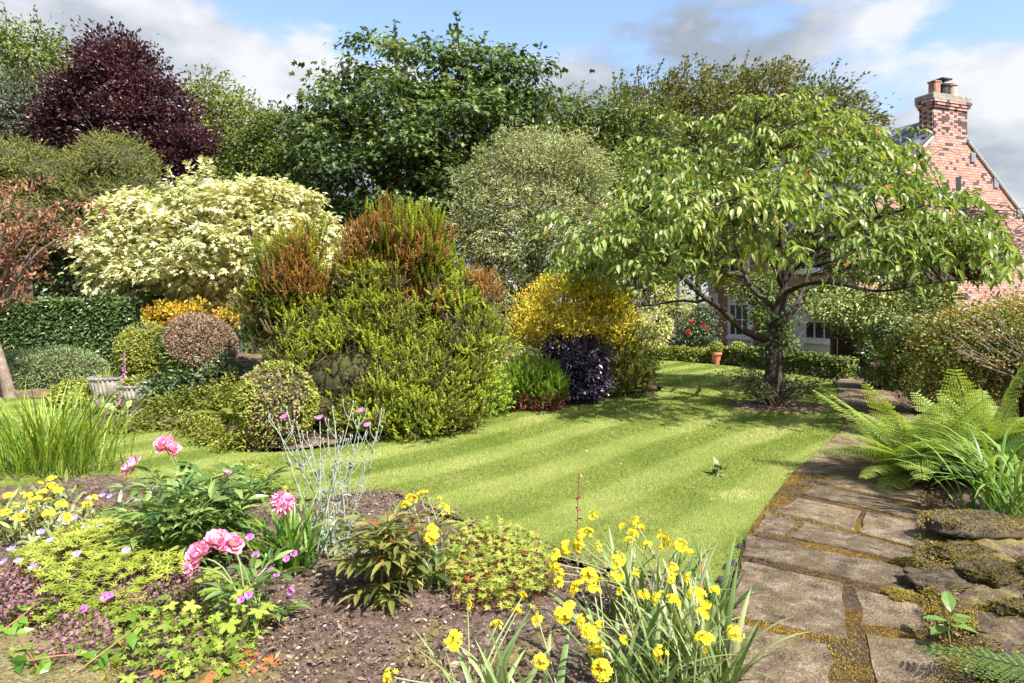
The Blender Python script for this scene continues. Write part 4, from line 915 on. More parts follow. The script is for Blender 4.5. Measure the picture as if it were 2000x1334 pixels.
shrub('purple_bush', 'dark purple glossy-leaved rounded bush at the lawn edge', pxb(10.8, (1115, 700, 52, 42, .45), (1130, 745, 48, 42, .45), (1085, 685, 32, 30, .3), (1150, 700, 30, 40, .35)), 'purple', T_KITE, .065, 420, 16, .07, droop=.3, out=.7, samp=dict(shell=.08))
shrub('olive_bush', 'olive green upright bush at the tip of the island bed', pxb(11.4, (1205, 690, 40, 55, .4), (1240, 720, 34, 46, .35), (1195, 740, 40, 34, .4), (1235, 665, 40, 34, .35)), 'olivesh', T_PLUME, .16, 260, 5, .06, droop=-.9, out=.7, t0=.42)
shrub('small_myrtle', 'thin dark-leaved little bush ending the island bed', pxb(11.4, (1255, 735, 22, 36, .25), (1268, 720, 14, 24, .2)), 'darksh', T_KITE, .035, 120, 12, .05, droop=.0)
shrub('ground_cover', 'low sprawling mixed green ground cover below the stone urns', pxb(8.9, (330, 800, 44, 30, .4), (395, 800, 60, 44, .5), (420, 840, 40, 28, .35), (350, 835, 40, 20, .3), (455, 790, 28, 60, .4)), 'olivesh', T_KITE, .045, 520, 12, .06, cat='ground cover', droop=.1, t0=.45)
shrub('dark_groundcover', 'dark green leafy plants filling beneath the clipped brown dome', pxb(9.4, (385, 745, 60, 32, .4), (440, 730, 40, 34, .35), (330, 755, 40, 30, .35)), 'darksh', T_KITE, .06, 260, 12, .06, cat='ground cover', droop=.1, t0=.55)
# far side of the lawn
st = thing('standard_holly', 'variegated yellow-green lollipop tree on a thin bare stem', 'tree', (3.2, 16.2, 0))
g = Geo(); tube(g, spline([(3.2, 16.2, -.02), (3.22, 16.2, .5), (3.2, 16.2, 1.0)], 6), .03, 7); g.build('trunk', M['bark_pale'], st)
g = Geo(); B = pxb(16.2, (1265, 650, 36, 26, .5), (1278, 632, 30, 24, .4), (1245, 640, 28, 26, .4)); p, nr = sample_blobs(B, 500, shell=.1); leaves(g, p, nr, T_KITE, .07, 7, .06, droop=.4, t0=.6); g.build('crown', M['varieg'], st)
lp_ = thing('lamp_post', 'slim dark blue-grey lamp post among the roses', 'lamp post', (4.85, 19.9, 0))
g = Geo(); lathe(g, (4.85, 19.9, 0), [(.1, 0), (.1, .25), (.075, .3), (.075, .5), (.085, .52), (.045, .58), (.035, 2.3), (.05, 2.32), (.05, 2.36), (.02, 2.38)], 12); g.build('post', M['lampblue'], lp_)
g = Geo(); lathe(g, (4.85, 19.9, 2.36), [(.06, 0), (.14, .32), (.16, .34), (.02, .48), (.02, .54), (0, .55)], 6); g.build('lantern', M['lampblue'], lp_)
shrub('red_rose', 'rose bush with a few red blooms beside the lamp post', pxb(19.2, (1350, 650, 34, 40, .5), (1380, 630, 24, 40, .4)), 'darksh', T_KITE, .07, 220, 12, .1, cat='rose bush', t0=.45)
rr_ = [o for o in COL.objects if o.name == 'red_rose'][0]
for q in ((1344, 648, 18.7), (1372, 636, 18.8), (1380, 643, 18.8), (1352, 628, 18.8)):
    g = Geo(); p = at(*q); u = sph(40); leaves(g, p+u*[.035, .035, .03], u, T_ROUND, .05, 1, 0, droop=0, out=.4); g.build('flower', M['redrose'], rr_)
shrub('white_rose', 'pale flowering shrub round the top of the lamp post', pxb(20.4, (1320, 600, 34, 42, .6), (1290, 580, 34, 40, .6)), 'varieg', T_KITE, .08, 240, 10, .12, t0=.6)
pt = thing('terracotta_pot', 'terracotta pot between the two low box hedges', 'pot', (5.23, 17.45, 0))
g = Geo(); lathe(g, (5.23, 17.45, 0), [(.08, 0), (.12, .26), (.145, .26), (.145, .33), (.12, .33), (.1, .28), (0, .28)], 18); g.build('pot_body', M['terra'], pt, smooth=False)
clipped('pot_topiary', 'small clipped box ball growing in the terracotta pot', 'topiary', [(5.23, 17.45, .44, .15, .15, .14)], 'box', T_ROUND, .04, 700, base=(5.23, 17.45, .28), kw=dict(t0=.6))
# right side, beside the path
shrub('pittosporum', 'variegated cream and green leafy shrub overhanging the garden gate', pxb(15.2, (1700, 610, 70, 42, .8), (1770, 620, 60, 50, .8), (1640, 600, 50, 34, .7), (1740, 660, 60, 50, .7), (1790, 560, 60, 60, .8)), 'varieg2', T_KITE, .075, 800, 16, .11, droop=.2, t0=.5)
shrub('gate_laurel', 'dark green shrub standing beside the gate', pxb(14.2, (1735, 690, 40, 36, .5), (1775, 690, 50, 46, .6)), 'darksh', T_KITE, .07, 260, 14, .09)
shrub('pathside_cotoneaster', 'small glossy green bush hugging the path near the gate', pxb(12.4, (1712, 735, 22, 20, .25), (1735, 725, 28, 26, .3)), 'darksh', T_KITE, .05, 180, 14, .06, t0=.6)
shrub('fuchsia_bush', 'loose green shrub with a few pink flowers beside the path', pxb(9.6, (1790, 700, 56, 50, .5), (1760, 725, 44, 34, .4), (1850, 720, 60, 56, .5), (1810, 680, 44, 34, .4)), 'midtree', T_KITE, .05, 620, 16, .07, droop=.1, t0=.62)
fb = [o for o in COL.objects if o.name == 'fuchsia_bush'][0]
for q in ((1775, 671, 9.2), (1745, 709, 9.3), (1800, 690, 9.1), (1712, 713, 9.5)):
    g = Geo(); p = at(*q); u = sph(14); leaves(g, p+u*.015, u, T_KITE, .04, 1, 0, droop=0); g.build('flower', M['pink'], fb)
AB = pxb(7.6, (1900, 640, 80, 44, .55), (1980, 640, 80, 60, .6), (1860, 690, 62, 50, .5), (1930, 700, 90, 60, .6, -.1), (2030, 690, 80, 100, .7), (1840, 750, 40, 44, .4), (1900, 770, 60, 40, .4))
ab = shrub('abelia', 'large arching shrub with reddish tips and bare pinkish stems above the ferns', AB, 'abelia', T_KITE, .04, 1500, 15, .07, droop=.1, ct=.25, t0=.5, stems=0)
g = Geo()
for k in range(85):
    s = np.array([6.0, 7.75, .05])+rng.normal(0, .16, 3)*[1, 1, 0]; e = at(rng.uniform(1840, 2010), rng.uniform(600, 720), rng.uniform(6.9, 7.6))
    m = (s+e)/2+[rng.normal(0, .1), -.18, .18]; tube(g, spline([s, m, e], 9), np.linspace(.011, .003, 9), 5, rng.random())
g.build('stems', M['bark_pale'], ab, kind='stuff')

shrub('climbing_rose', 'leafy climber covering the house wall behind the cherry trunk', pxb(19.5, (1505, 610, 46, 56, .4), (1525, 660, 24, 30, .3), (1470, 560, 44, 36, .4), (1600, 575, 44, 30, .4)), 'midtree', T_KITE, .08, 420, 14, .12, cat='climber', droop=.2, t0=.5)

shrub('edge_cranesbill', 'low green leafy plants spilling onto the lawn edge beside the round topiary bush', [(*gp(385, 852)[:2], .06, .3, .2, .14), (*gp(430, 868)[:2], .07, .28, .22, .17), (*gp(470, 880)[:2], .05, .22, .18, .13), (*gp(330, 838)[:2], .06, .3, .2, .14), (*gp(255, 842)[:2], .04, .35, .2, .1)], 'olivesh', T_KITE, .04, 420, 12, .05, cat='ground cover', droop=.1, t0=.5, stems=3)

B = pxb(20.6, (10, 540, 90, 80, .9), (110, 545, 80, 75, .9), (200, 545, 80, 75, .9), (290, 550, 80, 70, .9), (150, 480, 90, 60, .8))
rd = shrub('dark_filler_bush', 'added dark green bush filling the sky gap behind the evergreen stems and the tall hedge', B, 'darksh', T_KITE, .13, 900, 16, .16, t0=.35, droop=.3)  # bush added to block sky gaps; its gloom is in the leaf colour
g = Geo()
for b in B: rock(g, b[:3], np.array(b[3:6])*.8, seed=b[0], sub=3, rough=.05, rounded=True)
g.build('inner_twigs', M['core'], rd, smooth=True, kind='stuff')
# the border goes on beyond the frame: hedge and filler shrubs on the house side
shrub('border_hedge', 'loose mid green hedge closing the border on the house side', [(6.9+4.4*t+rng.normal(0, .1), 5.6+8.6*t, .8, .8, .8, 1.15) for t in np.linspace(0, 1, 11)], 'midtree', T_KITE, .08, 1500, 14, .13, cat='hedge', stems=24, stemr=.03, t0=.5, samp=dict(cull=.5))
shrub('border_spirea', 'low rounded green shrub in the border beyond the bare-stemmed shrub', [(5.6, 5.2, .3, .6, .55, .5), (6.1, 5.9, .35, .6, .6, .55)], 'olivesh', T_KITE, .05, 420, 14, .07, t0=.5)
shrub('border_cranesbill', 'low leafy ground cover in the border behind the rockery', [(4.4, 3.9, .12, .6, .5, .26), (5.2, 4.2, .12, .6, .55, .28), (4.2, 2.9, .1, .6, .5, .22)], 'boxdark', T_KITE, .05, 420, 12, .06, cat='ground cover', t0=.55)

# ================================================================== THE CHERRY TREE
ct_ = thing('cherry_tree', 'spreading ornamental cherry tree with drooping leaves on the striped lawn', 'tree', (4.02, 10.4, 0))
CB = np.array([4.02, 10.4, 0.])
A = lambda px, py, dy=0: at(px, py, 10.4+dy)
fork = A(1506, 668)
limb_def = [  # control points, start radius
    ([CB+[0, 0, -.05], A(1512, 745), fork], .155, .115),
    ([fork, A(1522, 600), A(1532, 545), A(1515, 430), A(1490, 330), A(1480, 215)], .105, .012),
    ([fork, A(1450, 640, -.1), A(1390, 585, -.3), A(1300, 520, -.6), A(1210, 470, -.8), A(1110, 440, -1.0)], .085, .01),
    ([A(1508, 650), A(1548, 610, .3), A(1575, 540, .5), A(1610, 450, .6), A(1650, 380, .6), A(1700, 300, .5)], .065, .009),
    ([A(1526, 575), A(1600, 548, -.6), A(1700, 568, -1.3), A(1800, 560, -1.9), A(1920, 545, -2.5)], .05, .008),
    ([A(1520, 610), A(1470, 560, .6), A(1440, 490, 1.2), A(1400, 400, 1.8), A(1370, 300, 2.0)], .06, .008),
    ([A(1532, 545), A(1600, 480, -.4), A(1690, 430, -.9), A(1800, 400, -1.4), A(1900, 420, -1.8)], .05, .008),
    ([A(1528, 560), A(1500, 500, -.8), A(1450, 440, -1.6), A(1380, 400, -2.2), A(1330, 380, -2.6)], .05, .008),
    ([A(1520, 480), A(1600, 380, .4), A(1690, 310, .9), A(1790, 260, 1.2)], .04, .008),
    ([A(1390, 585, -.3), A(1320, 590, .5), A(1230, 600, .9), A(1150, 610, 1.0)], .035, .007),
    ([A(1532, 545), A(1560, 500, 1.0), A(1600, 430, 2.2), A(1650, 400, 3.0)], .045, .008),
    ([A(1300, 520, -.6), A(1270, 420, -.3), A(1260, 340, .2), A(1270, 280, .5)], .03, .006),
]
bk = Geo(); LP = []; 
for pts, r0, r1 in limb_def:
    c = spline(pts, 26); c[3:] += (np.stack([wob(c[3:]*3), wob(c[3:]*3+4), wob(c[3:]*3+8)], 1))*.03
    rr = r1+(r0-r1)*np.linspace(1, 0, 26)**1.1; rr = rr*(.78 if r0 < .1 else .95)
    if r0 > .15: rr = rr+.11*np.exp(-np.linspace(0, 7, 26))
    tube(bk, c, rr, 12 if r0 > .06 else 7)
    if r0 < .11: LP.append(c[7:])
LPA = np.concatenate(LP)
# spray targets: an umbrella shell plus inner layers
def crown_z(x, y):                        # top of the crown over (x, y)
    r = np.hypot((x-4.15)/3.6, (y-10.4)/3.5); return 1.9+2.85*np.clip(1-r**1.35, 0, 1)+.22*np.sin(x*2.3+1)*np.sin(y*1.9), r
T_ = []
n = 1300; a = rng.uniform(0, 6.283, n); r = np.sqrt(rng.random(n)); x = 4.1+np.cos(a)*r*3.35; y = 10.4+np.sin(a)*r*3.1
zt, rr = crown_z(x, y); dep = rng.choice([0, .42, .84, 1.26, 1.7], n, p=[.36, .24, .18, .12, .1]); z = zt-dep+rng.normal(0, .07, n); z = np.where(z < 1.78, zt, z)
keep = rng.random(n) < .6; TG = np.stack([x, y, z], 1)[keep]
extra = [A(1480, 185), A(1470, 215), A(1500, 215), A(1790, 255, 1.2), A(1740, 275, 1), A(1930, 420, -1.8), A(1880, 425, -1.6), A(1960, 545, -2.4), A(1900, 550, -2.4), A(1850, 575, -2.2), A(1090, 445, -1), A(1120, 430, -1), A(1100, 480, -.8), A(1140, 600, .9), A(1170, 660, .6), A(1190, 690, .5), A(1220, 640, .5), A(1700, 590, -1.8), A(1690, 620, -2.0), A(1820, 600, -2.2), A(1270, 270, .5), A(1330, 290, .2), A(1400, 250, 0), A(1440, 230, 0), A(1560, 260, .2), A(1620, 280, .4)]
TG = np.vstack([TG, np.array(extra)])
# windows in the crown where house, branches and sky show through
pxs = 1000+TG[:, 0]/TG[:, 1]*FP; pys = HZ-(TG[:, 2]-CH)/TG[:, 1]*FP
gap = ((pxs > 1400)&(pxs < 1680)&(pys > 545))|((pxs > 1760)&(pys < 345)&(np.arange(len(TG)) < len(TG)-len(extra)))|((pxs > 1840)&(pys < 430))|((pxs > 1690)&(pys < 240))
TG = TG[~gap]
leafP, leafA, leafU, leafS = [], [], [], []
for tg in TG:
    d = np.linalg.norm((LPA-tg)*[1, 1, 1.3], axis=1); d = d+np.where(LPA[:, 2] > tg[2]+.1, .6, 0)+rng.uniform(0, .55, len(d)); s = LPA[np.argmin(d)]
    v = tg-s; L = np.linalg.norm(v)
    m = s+v*.5+[0, 0, .12*L]+rng.normal(0, .06, 3)
    c = spline([s, m, tg], 12); tube(bk, c[::2], np.linspace(.008 if L < 1 else .012, .003, 6), 4)
    outw = nz((tg-CB)*[1, 1, 0]+rng.normal(0, .5, 3)*[1, 1, 0])
    tws = [c[4:]]
    for _ in range(2):                    # leafy side twigs, arching out and down
        b = c[rng.integers(5, 12)]; dd = nz(outw+rng.normal(0, .7, 3)*[1, 1, .3]); ln = rng.uniform(.3, .6)
        tw = spline([b, b+dd*ln*.5+[0, 0, .06], b+dd*ln+[0, 0, -.05]], 9); tube(bk, tw[::2], np.linspace(.005, .0025, 5), 3); tws.append(tw)
    for tw in tws:
        T = nz(np.gradient(tw, axis=0)); nl = max(5, int(np.linalg.norm(np.diff(tw, axis=0), axis=1).sum()/.052))
        for t in np.linspace(.15, 1, nl):
            k = min(int(t*(len(tw)-1)), len(tw)-1); sd_ = nz(np.cross(T[k], [0, 0, 1])+1e-5)*(1 if rng.random() < .5 else -1)
            ax = nz(T[k]*.45+sd_*.8+np.array([0, 0, -rng.uniform(.05, .85)])+rng.normal(0, .25, 3))
            leafP.append(tw[k]); leafA.append(ax); leafU.append(nz(np.array([0, 0, 1.])+sd_*.5+rng.normal(0, .3, 3))); leafS.append(rng.uniform(.095, .165))
bk.build('trunk', M['bark_cherry'], ct_, smooth=True)
leafP, leafA, leafU, leafS = map(np.array, (leafP, leafA, leafU, leafS))
lx, ly_ = 1000+leafP[:, 0]/leafP[:, 1]*FP, HZ-(leafP[:, 2]-CH)/leafP[:, 1]*FP      # crown stays clear of the gable on the house side
cutm = ((lx > 1700)&(ly_ < np.interp(lx, [1700, 1760, 1880, 1945, 2010], [225, 275, 335, 415, 540]))&~((lx > 1740)&(lx < 1815)&(ly_ > 232)))|(lx > 1996)
leafP, leafA, leafU, leafS = leafP[~cutm], leafA[~cutm], leafU[~cutm], leafS[~cutm]
vis = leafS/leafP[:, 1]; sunny = leafP[:, 2]+(-leafP[:, 1]*.5); order = np.argsort(-(vis*1+.0008*(sunny-sunny.mean())))
tl = np.clip(.52+wob(leafP*1.3)*.14+rng.normal(0, .16, len(leafP)), 0, .88); odd = rng.random(len(leafP)) < .006; tl[odd] = .97
T_CH2 = T_leaf([(0, 0), (.14, .09), (.32, .165), (.5, .185), (.7, .145), (.86, .07), (1, 0)], .3, .42)
T_CHERRY = T_leaf([(0, 0), (.25, .15), (.6, .17), (1, 0)], .3, .4)
lm = []
for tv in np.linspace(.15, .85, 6):
    g = Geo(); g.add(T_CH2[0], T_CH2[1], tv); lm.append(g.mesh('leaf', M['cherry']))
for i in order[:300]: inst(lm[int(np.clip((tl[i]-.1)/.76*5.99, 0, 5))], 'leaf', ct_, leafP[i], leafA[i], leafU[i], leafS[i])
o = order[300:]; g = Geo(); scatter(g, T_CHERRY, leafP[o], leafA[o], leafU[o], leafS[o], tl[o]); g.build('foliage', M['cherry'], ct_, kind='stuff')
# ivy and suckers round the foot, bare soil ring
g = Geo(); a = np.linspace(0, 6.283, 40, endpoint=False)
V = np.vstack([[(4.05, 10.35, .05)], np.stack([4.05+np.cos(a)*.62*(1+.12*np.sin(a*3)), 10.3+np.sin(a)*.6*(1+.1*np.cos(a*2)), np.full(40, .045)], 1), np.stack([4.05+np.cos(a)*.74*(1+.12*np.sin(a*3)), 10.3+np.sin(a)*.72*(1+.1*np.cos(a*2)), np.full(40, .0)], 1)])
j = np.arange(40); k = (j+1) % 40
g.add(V, [np.stack([0*j, 1+j, 1+k], -1), np.stack([1+j, 41+j, 41+k, 1+k], -1)]); struct(g.build('tree_ring_soil', M['soil']))
B = np.array(pxb(10.3, (1505, 745, 60, 40, .5), (1450, 750, 48, 34, .4), (1570, 745, 52, 30, .4), (1430, 730, 30, 30, .3), (1620, 735, 28, 28, .3)))
co = thing('cotoneaster', 'sprawling dark-leaved cotoneaster round the foot of the cherry tree', 'shrub', (4.05, 10.2, 0)); g = Geo(); lf = Geo()
for _ in range(44):
    b = B[rng.integers(len(B))]; e = b[:3]+sph(1)[0]*b[3:6]; e[2] = max(.05, e[2]); s = np.array([4.02, 10.25, .02])+rng.normal(0, .12, 3)*[1, 1, 0]
    pts = spline([s, (s+e)/2+[0, 0, .12], e], 10); tube(g, pts, np.linspace(.01, .003, 10), 5)
    n = 36; q = pts[rng.integers(2, 10, n)]+rng.normal(0, .03, (n, 3)); leaves(lf, q, sph(n), T_OVATE, .05, 1, 0, droop=.1, out=.8, ct=.15, t0=.5)
g.build('stems', M['twig'], co, kind='stuff'); lf.build('foliage', M['darksh'], co)
iv = thing('ivy', 'dark ivy climbing the lower trunk of the cherry tree', 'climber', (4.02, 10.3, .2)); lf = Geo(); n = 330; h = rng.uniform(.35, 1.5, n)**1.0; aa = rng.uniform(0, 6.28, n)
cx = np.interp(h, [0, .4, 1.0, 1.5], [CB[0], A(1512, 745)[0], fork[0], A(1524, 590)[0]]); q = np.stack([cx+np.cos(aa)*.15, 10.4+np.sin(aa)*.15, h], 1); nr = np.stack([np.cos(aa), np.sin(aa), 0*aa], 1); kk = (wob(q*4) > -.05)
leaves(lf, q[kk], nr[kk], T_ROUND, .06, 1, 0, droop=.7, out=.3, upn=1.2); lf.build('foliage', M['darksh'], iv)

# ================================================================== FERNS AND STRAP-LEAVED PLANTS
def frond_mesh(mat, arch, seed, pairs=26, L=1.0, wid=.24, t0=.5):
    """an arching fern frond: rachis, tapered rows of pinnae, each cut into pinnules"""
    r = np.random.default_rng(seed); g = Geo()
    t = np.linspace(0, 1, 18); ang = np.cumsum(np.r_[0, np.full(17, arch/17*1.0)])
    d = np.stack([0*t, np.cos(-ang+.0), -np.sin(ang)], 1); P = np.r_[[[0, 0, 0]], np.cumsum(d[:-1]*L/17, 0)]
    tube(g, P, np.linspace(.006, .0012, 18), 5, .25)
    Pf = lambda s: np.array([np.interp(s, t, P[:, k]) for k in range(3)]); Df = lambda s: nz(np.array([np.interp(s, t, d[:, k]) for k in range(3)]))
    pos, ax, up, sz, tn = [], [], [], [], []
    for i in range(pairs):
        s = .1+.88*i/pairs; w = wid*math.sin(math.pi*min(1, (s*.88+.1)))**.75*(1-.35*s)*1.1
        for sd_ in (-1, 1):
            o_ = Pf(s); f = Df(s); nrm = nz(np.cross([1, 0, 0], f)); dirp = nz(np.array([sd_, 0, 0])*.9+f*.42+nrm*(-.12+r.normal(0, .06)))
            k = max(5, int(w/.017))
            for q in range(k):
                u = (q+.5)/k; c = o_+dirp*w*u+nrm*(-.08*w*u*u); l_ = .19*w*(1-u)**.6+.007
                for s2 in (-1, 1):
                    pos.append(c); ax.append(nz(f*s2*.9+dirp*.55)); up.append(nrm); sz.append((.016/.6, l_*.8, l_)); tn.append(t0+.12*s+r.normal(0, .07))
    scatter(g, T_KITE, np.array(pos), np.array(ax), np.array(up), np.array(sz), np.clip(tn, 0, 1))
    return g.mesh('frond', M[mat])
FR = [frond_mesh('fern', a, i, pairs=p, wid=w) for i, (a, p, w) in enumerate(((.75, 28, .2), (1.15, 26, .22), (1.5, 28, .19), (.45, 26, .21)))]
FRD = [frond_mesh('ferndark', a, 10+i, pairs=24, wid=.2, t0=.45) for i, a in enumerate((.7, 1.2))]
def fern(label, base, n, L, pool, rise=(35, 75), az=(0, 360), manual=()):
    th = thing('fern', label, 'fern', base)
    for k in range(n):
        a = R(az[0]+(az[1]-az[0])*(k+rng.random()*.7)/n); el = R(rng.uniform(*rise)); d = np.array([math.cos(a)*math.cos(el), math.sin(a)*math.cos(el), math.sin(el)])
        up = nz(np.array([0, 0, 1.])-d*d[2]); inst(pool[rng.integers(len(pool))], 'frond', th, np.array(base)+rng.normal(0, .035, 3)*[1, 1, 0], d, up+rng.normal(0, .12, 3), L*rng.uniform(.75, 1.1))
    for d, l, m in manual:
        d = nz(np.array(d, float)); inst(pool[m], 'frond', th, base, d, nz(np.array([0, 0, 1.])-d*d[2])+rng.normal(0, .05, 3), l)
    return th
fern('big pale green shuttlecock fern arching over the paved path', (3.55, 6.0, .05), 24, 1.0, FR, (38, 72), (0, 360), [((-.85, .05, .75), .85, 0), ((-.6, .3, .9), 1.15, 3), ((-.7, -.35, .6), .8, 1), ((-.7, -.6, .5), .75, 1), ((-.45, -.75, .65), .95, 0), ((-.2, -.6, .8), 1.0, 0), ((.1, -.5, .9), 1.1, 3)])
fern('pale green fern with one tall upright frond before the bare-stemmed shrub', (4.15, 6.05, .05), 26, 1.0, FR, (50, 80), (0, 360), [((.12, -.05, 1), 1.25, 3), ((.35, -.1, .9), 1.1, 0), ((-.25, -.2, .95), 1.2, 3)])
fern('dense mid green fern between the shuttlecock fern and the strap leaves', (3.85, 5.55, .05), 20, .85, FRD+FR[:2], (48, 80))
fern('smaller yellowish fern at the border behind the strap leaves', (4.3, 5.5, .05), 14, .8, FR, (45, 75))
fern('fern with long fronds lying across the slabs beside the rockery', (2.3, 2.32, .1), 3, .45, FRD, (30, 60), (20, 160), [((-.8, .72, .42), .85, 0), ((-.2, .95, .5), .55, 1), ((-.95, .3, .4), .6, 0)])
fern('upright fern between the clipped dome and the round topiary bush', (-3.6, 8.7, .06), 9, .75, FR, (45, 75))
fern('fern growing behind the stone urns', (-6.1, 11.1, .06), 6, .7, FRD, (45, 75))
fern('small fern by the path under the flat-topped shrub', (6.0, 10.2, .05), 8, .65, FR, (50, 78))
fern('dark fern between the purple bush and the golden shrub', (.55, 11.3, .05), 8, .8, FRD, (50, 78))

def strap_pts(base, az, L, el0, bend, n=9, wob_=.0):
    t = np.linspace(0, 1, n); el = el0-bend*t**1.6; d = np.stack([np.cos(az+wob_*t)*np.cos(el), np.sin(az+wob_*t)*np.cos(el), np.sin(el)], 1)
    return np.asarray(base)+np.r_[[[0, 0, 0]], np.cumsum(d[:-1], 0)]*L/(n-1)
def strap(parent, mat, base, az, L, w, el0, bend, fold=.3, tint=.5, name='leaf', geo=None):
    p = strap_pts(base, az, L, el0, bend, 9, rng.normal(0, .2)); p[:, 2] = np.maximum(p[:, 2], .05)
    pr = np.interp(np.linspace(0, 1, 9), [0, .1, .45, .8, 1], [.55, .75, 1, .62, .04])*w; s = np.array([-math.sin(az), math.cos(az), 0])
    tt = np.repeat(np.clip(tint+np.linspace(-.2, .15, 9), 0, 1), 3)
    g = geo or Geo(); ribbon(g, p, pr, fold=fold, tint=tt, side=s)
    if geo is None: return g.build(name, mat, parent, smooth=True)
dl = thing('daylily', 'clump of arching glossy strap leaves beside the mossy stones', 'plant', (3.5, 4.8, .05))
for k in range(64):
    az = rng.uniform(0, 6.28); strap(dl, M['daylily'], np.array([3.5, 4.8, .03])+rng.normal(0, .1, 3)*[1, 1, 0], az, rng.uniform(.65, 1.05), rng.uniform(.011, .018), R(rng.uniform(55, 85)), R(rng.uniform(60, 125)), tint=np.clip(rng.normal(.5, .2), 0, 1))
og = thing('ornamental_grass', 'tall bright green grass-like clump at the corner of the front bed', 'grass plant', (-4.35, 6.35, .03)); g = Geo()
for k in range(420):
    b = np.array([-4.35, 6.35, .03])+rng.normal(0, 1, 3)*[.3, .17, 0]; az = math.atan2(b[1]-6.35, b[0]+4.35)+rng.normal(0, .8)
    strap(None, None, b, az, rng.uniform(.45, 1.0), rng.uniform(.005, .009), R(rng.uniform(58, 88)), R(rng.uniform(15, 75)), tint=np.clip(rng.normal(.5, .2), 0, 1), geo=g)
g.build('foliage', M['grassclump'], og, kind='stuff')

# ================================================================== YELLOW-FLOWERED CLUMPS
def umbel(seed, n=20, r=.032, cup=.0):
    q = np.random.default_rng(seed); g = Geo()
    for i in range(n):
        u = q.normal(size=3); u /= np.linalg.norm(u); u[2] = abs(u[2])*.95-.08; c = u*[r, r, r*.72]; nrm = nz(u+[0, 0, .35]); s1 = nz(np.cross(nrm, [.3, .5, .8])); s2 = np.cross(nrm, s1)
        a = np.arange(6)/6*6.283+q.random()*6; ax = np.cos(a)[:, None]*s1+np.sin(a)[:, None]*s2+nrm*.55
        scatter(g, T_KITE, np.repeat(c[None], 6, 0), ax, np.repeat(nrm[None], 6, 0), np.full(6, .0128)*q.uniform(.8, 1.2), np.clip(q.normal(.5, .22, 6), 0, 1))
        tube(g, [c*.1, c], .0012, 3, 0)
    return g.mesh('flower_head', M['yellow'])
UM = [umbel(i, n, r_) for i, (n, r_) in enumerate(((26, .029), (20, .026), (30, .031), (13, .02), (22, .03), (9, .015), (27, .028)))]
def allium(label, heads, bases, nleaf, leafL=.42, zr=(.36, .5), sc=1.0, group=None):
    c = np.mean(bases, 0); th = thing('yellow_allium', label, 'flowers', (c[0], c[1], .04), group)
    bases = np.array(bases)
    for px, py in heads:
        z = rng.uniform(*zr); h = gp(px, py, z); b = bases[np.argmin(np.linalg.norm(bases[:, :2]-h[:2], axis=1))]
        b3 = np.array([b[0]+rng.normal(0, .05), b[1]+rng.normal(0, .05), .03]); m = (b3+h)/2+[0, 0, .1*z]+(b3-h)*[.22, .22, 0]
        g = Geo(); tube(g, spline([b3, m, h], 9), np.linspace(.0042, .0028, 9), 6, rng.uniform(.4, .9)); g.build('stalk', M['stem'], th, smooth=True)
        t = nz(h-m+rng.normal(0, .12, 3)); inst(UM[rng.integers(7)], 'flower_head', th, h, np.cross(t, [math.cos(px), math.sin(px), 0]), t, sc*rng.uniform(.72, 1.15))
    for k in range(nleaf):
        b = bases[k % len(bases)]; az = rng.uniform(0, 6.28)
        strap(th, M['allium'], np.array([b[0]+rng.normal(0, .05), b[1]+rng.normal(0, .05), .03]), az, leafL*rng.uniform(.6, 1.15), rng.uniform(.008, .0165), R(rng.uniform(50, 88)), R(rng.uniform(10, 75)), .35, np.clip(rng.normal(.5, .2), 0, 1))
    return th
main = [(1158, 1006), (1240, 1018), (1215, 1030), (1250, 1033), (1236, 1042), (1228, 1057), (1262, 1065), (1293, 1048), (1299, 1060), (1292, 1073), (1328, 1065), (1348, 1080), (1135, 1045), (1150, 1040), (1130, 1062), (1105, 1070), (1085, 1083), (1084, 1101), (1096, 1119), (1090, 1136), (1170, 1066), (1205, 1093), (1203, 1121), (1243, 1120), (1150, 1125)]
main2 = [(1170, 1135), (1128, 1148), (1160, 1154), (1212, 1155), (1258, 1160), (1285, 1168), (1316, 1172), (1313, 1112), (1310, 1128), (1345, 1130), (1360, 1160), (1397, 1155), (1378, 1183), (1372, 1198), (1111, 1186), (1100, 1200), (1168, 1225), (1140, 1215), (1152, 1236), (1219, 1247), (1165, 1258), (1290, 1276), (1376, 1253), (1436, 1236), (1175, 1308)]
allium('dense stand of yellow flower heads and strap leaves at the lawn corner by the path', main, [(.75, 3.35, 0), (.55, 3.3, 0), (.95, 3.25, 0)], 64)
allium('yellow-headed clump with broad upright leaves rising from the bed beside the slabs', main2, [(.42, 2.62, 0), (.6, 2.55, 0), (.78, 2.66, 0), (.7, 2.9, 0)], 110, .5)
allium('yellow flower heads on tall thin stalks above bare dark soil', [(913, 1180), (970, 1222), (1010, 1195), (1020, 1166), (1050, 1208), (884, 1251), (1056, 1292), (763, 1322)], [(-.05, 2.4, 0), (.1, 2.42, 0), (-.12, 2.5, 0)], 40, .42, zr=(.32, .42))
allium('small yellow-flowered clump with drooping grey leaves beside the bronze peony', [(805, 975), (820, 967), (832, 962), (860, 973), (868, 995), (845, 1048), (845, 1030), (795, 985)], [(-.42, 3.75, 0), (-.5, 3.65, 0)], 34, .42, zr=(.4, .55), sc=.95)
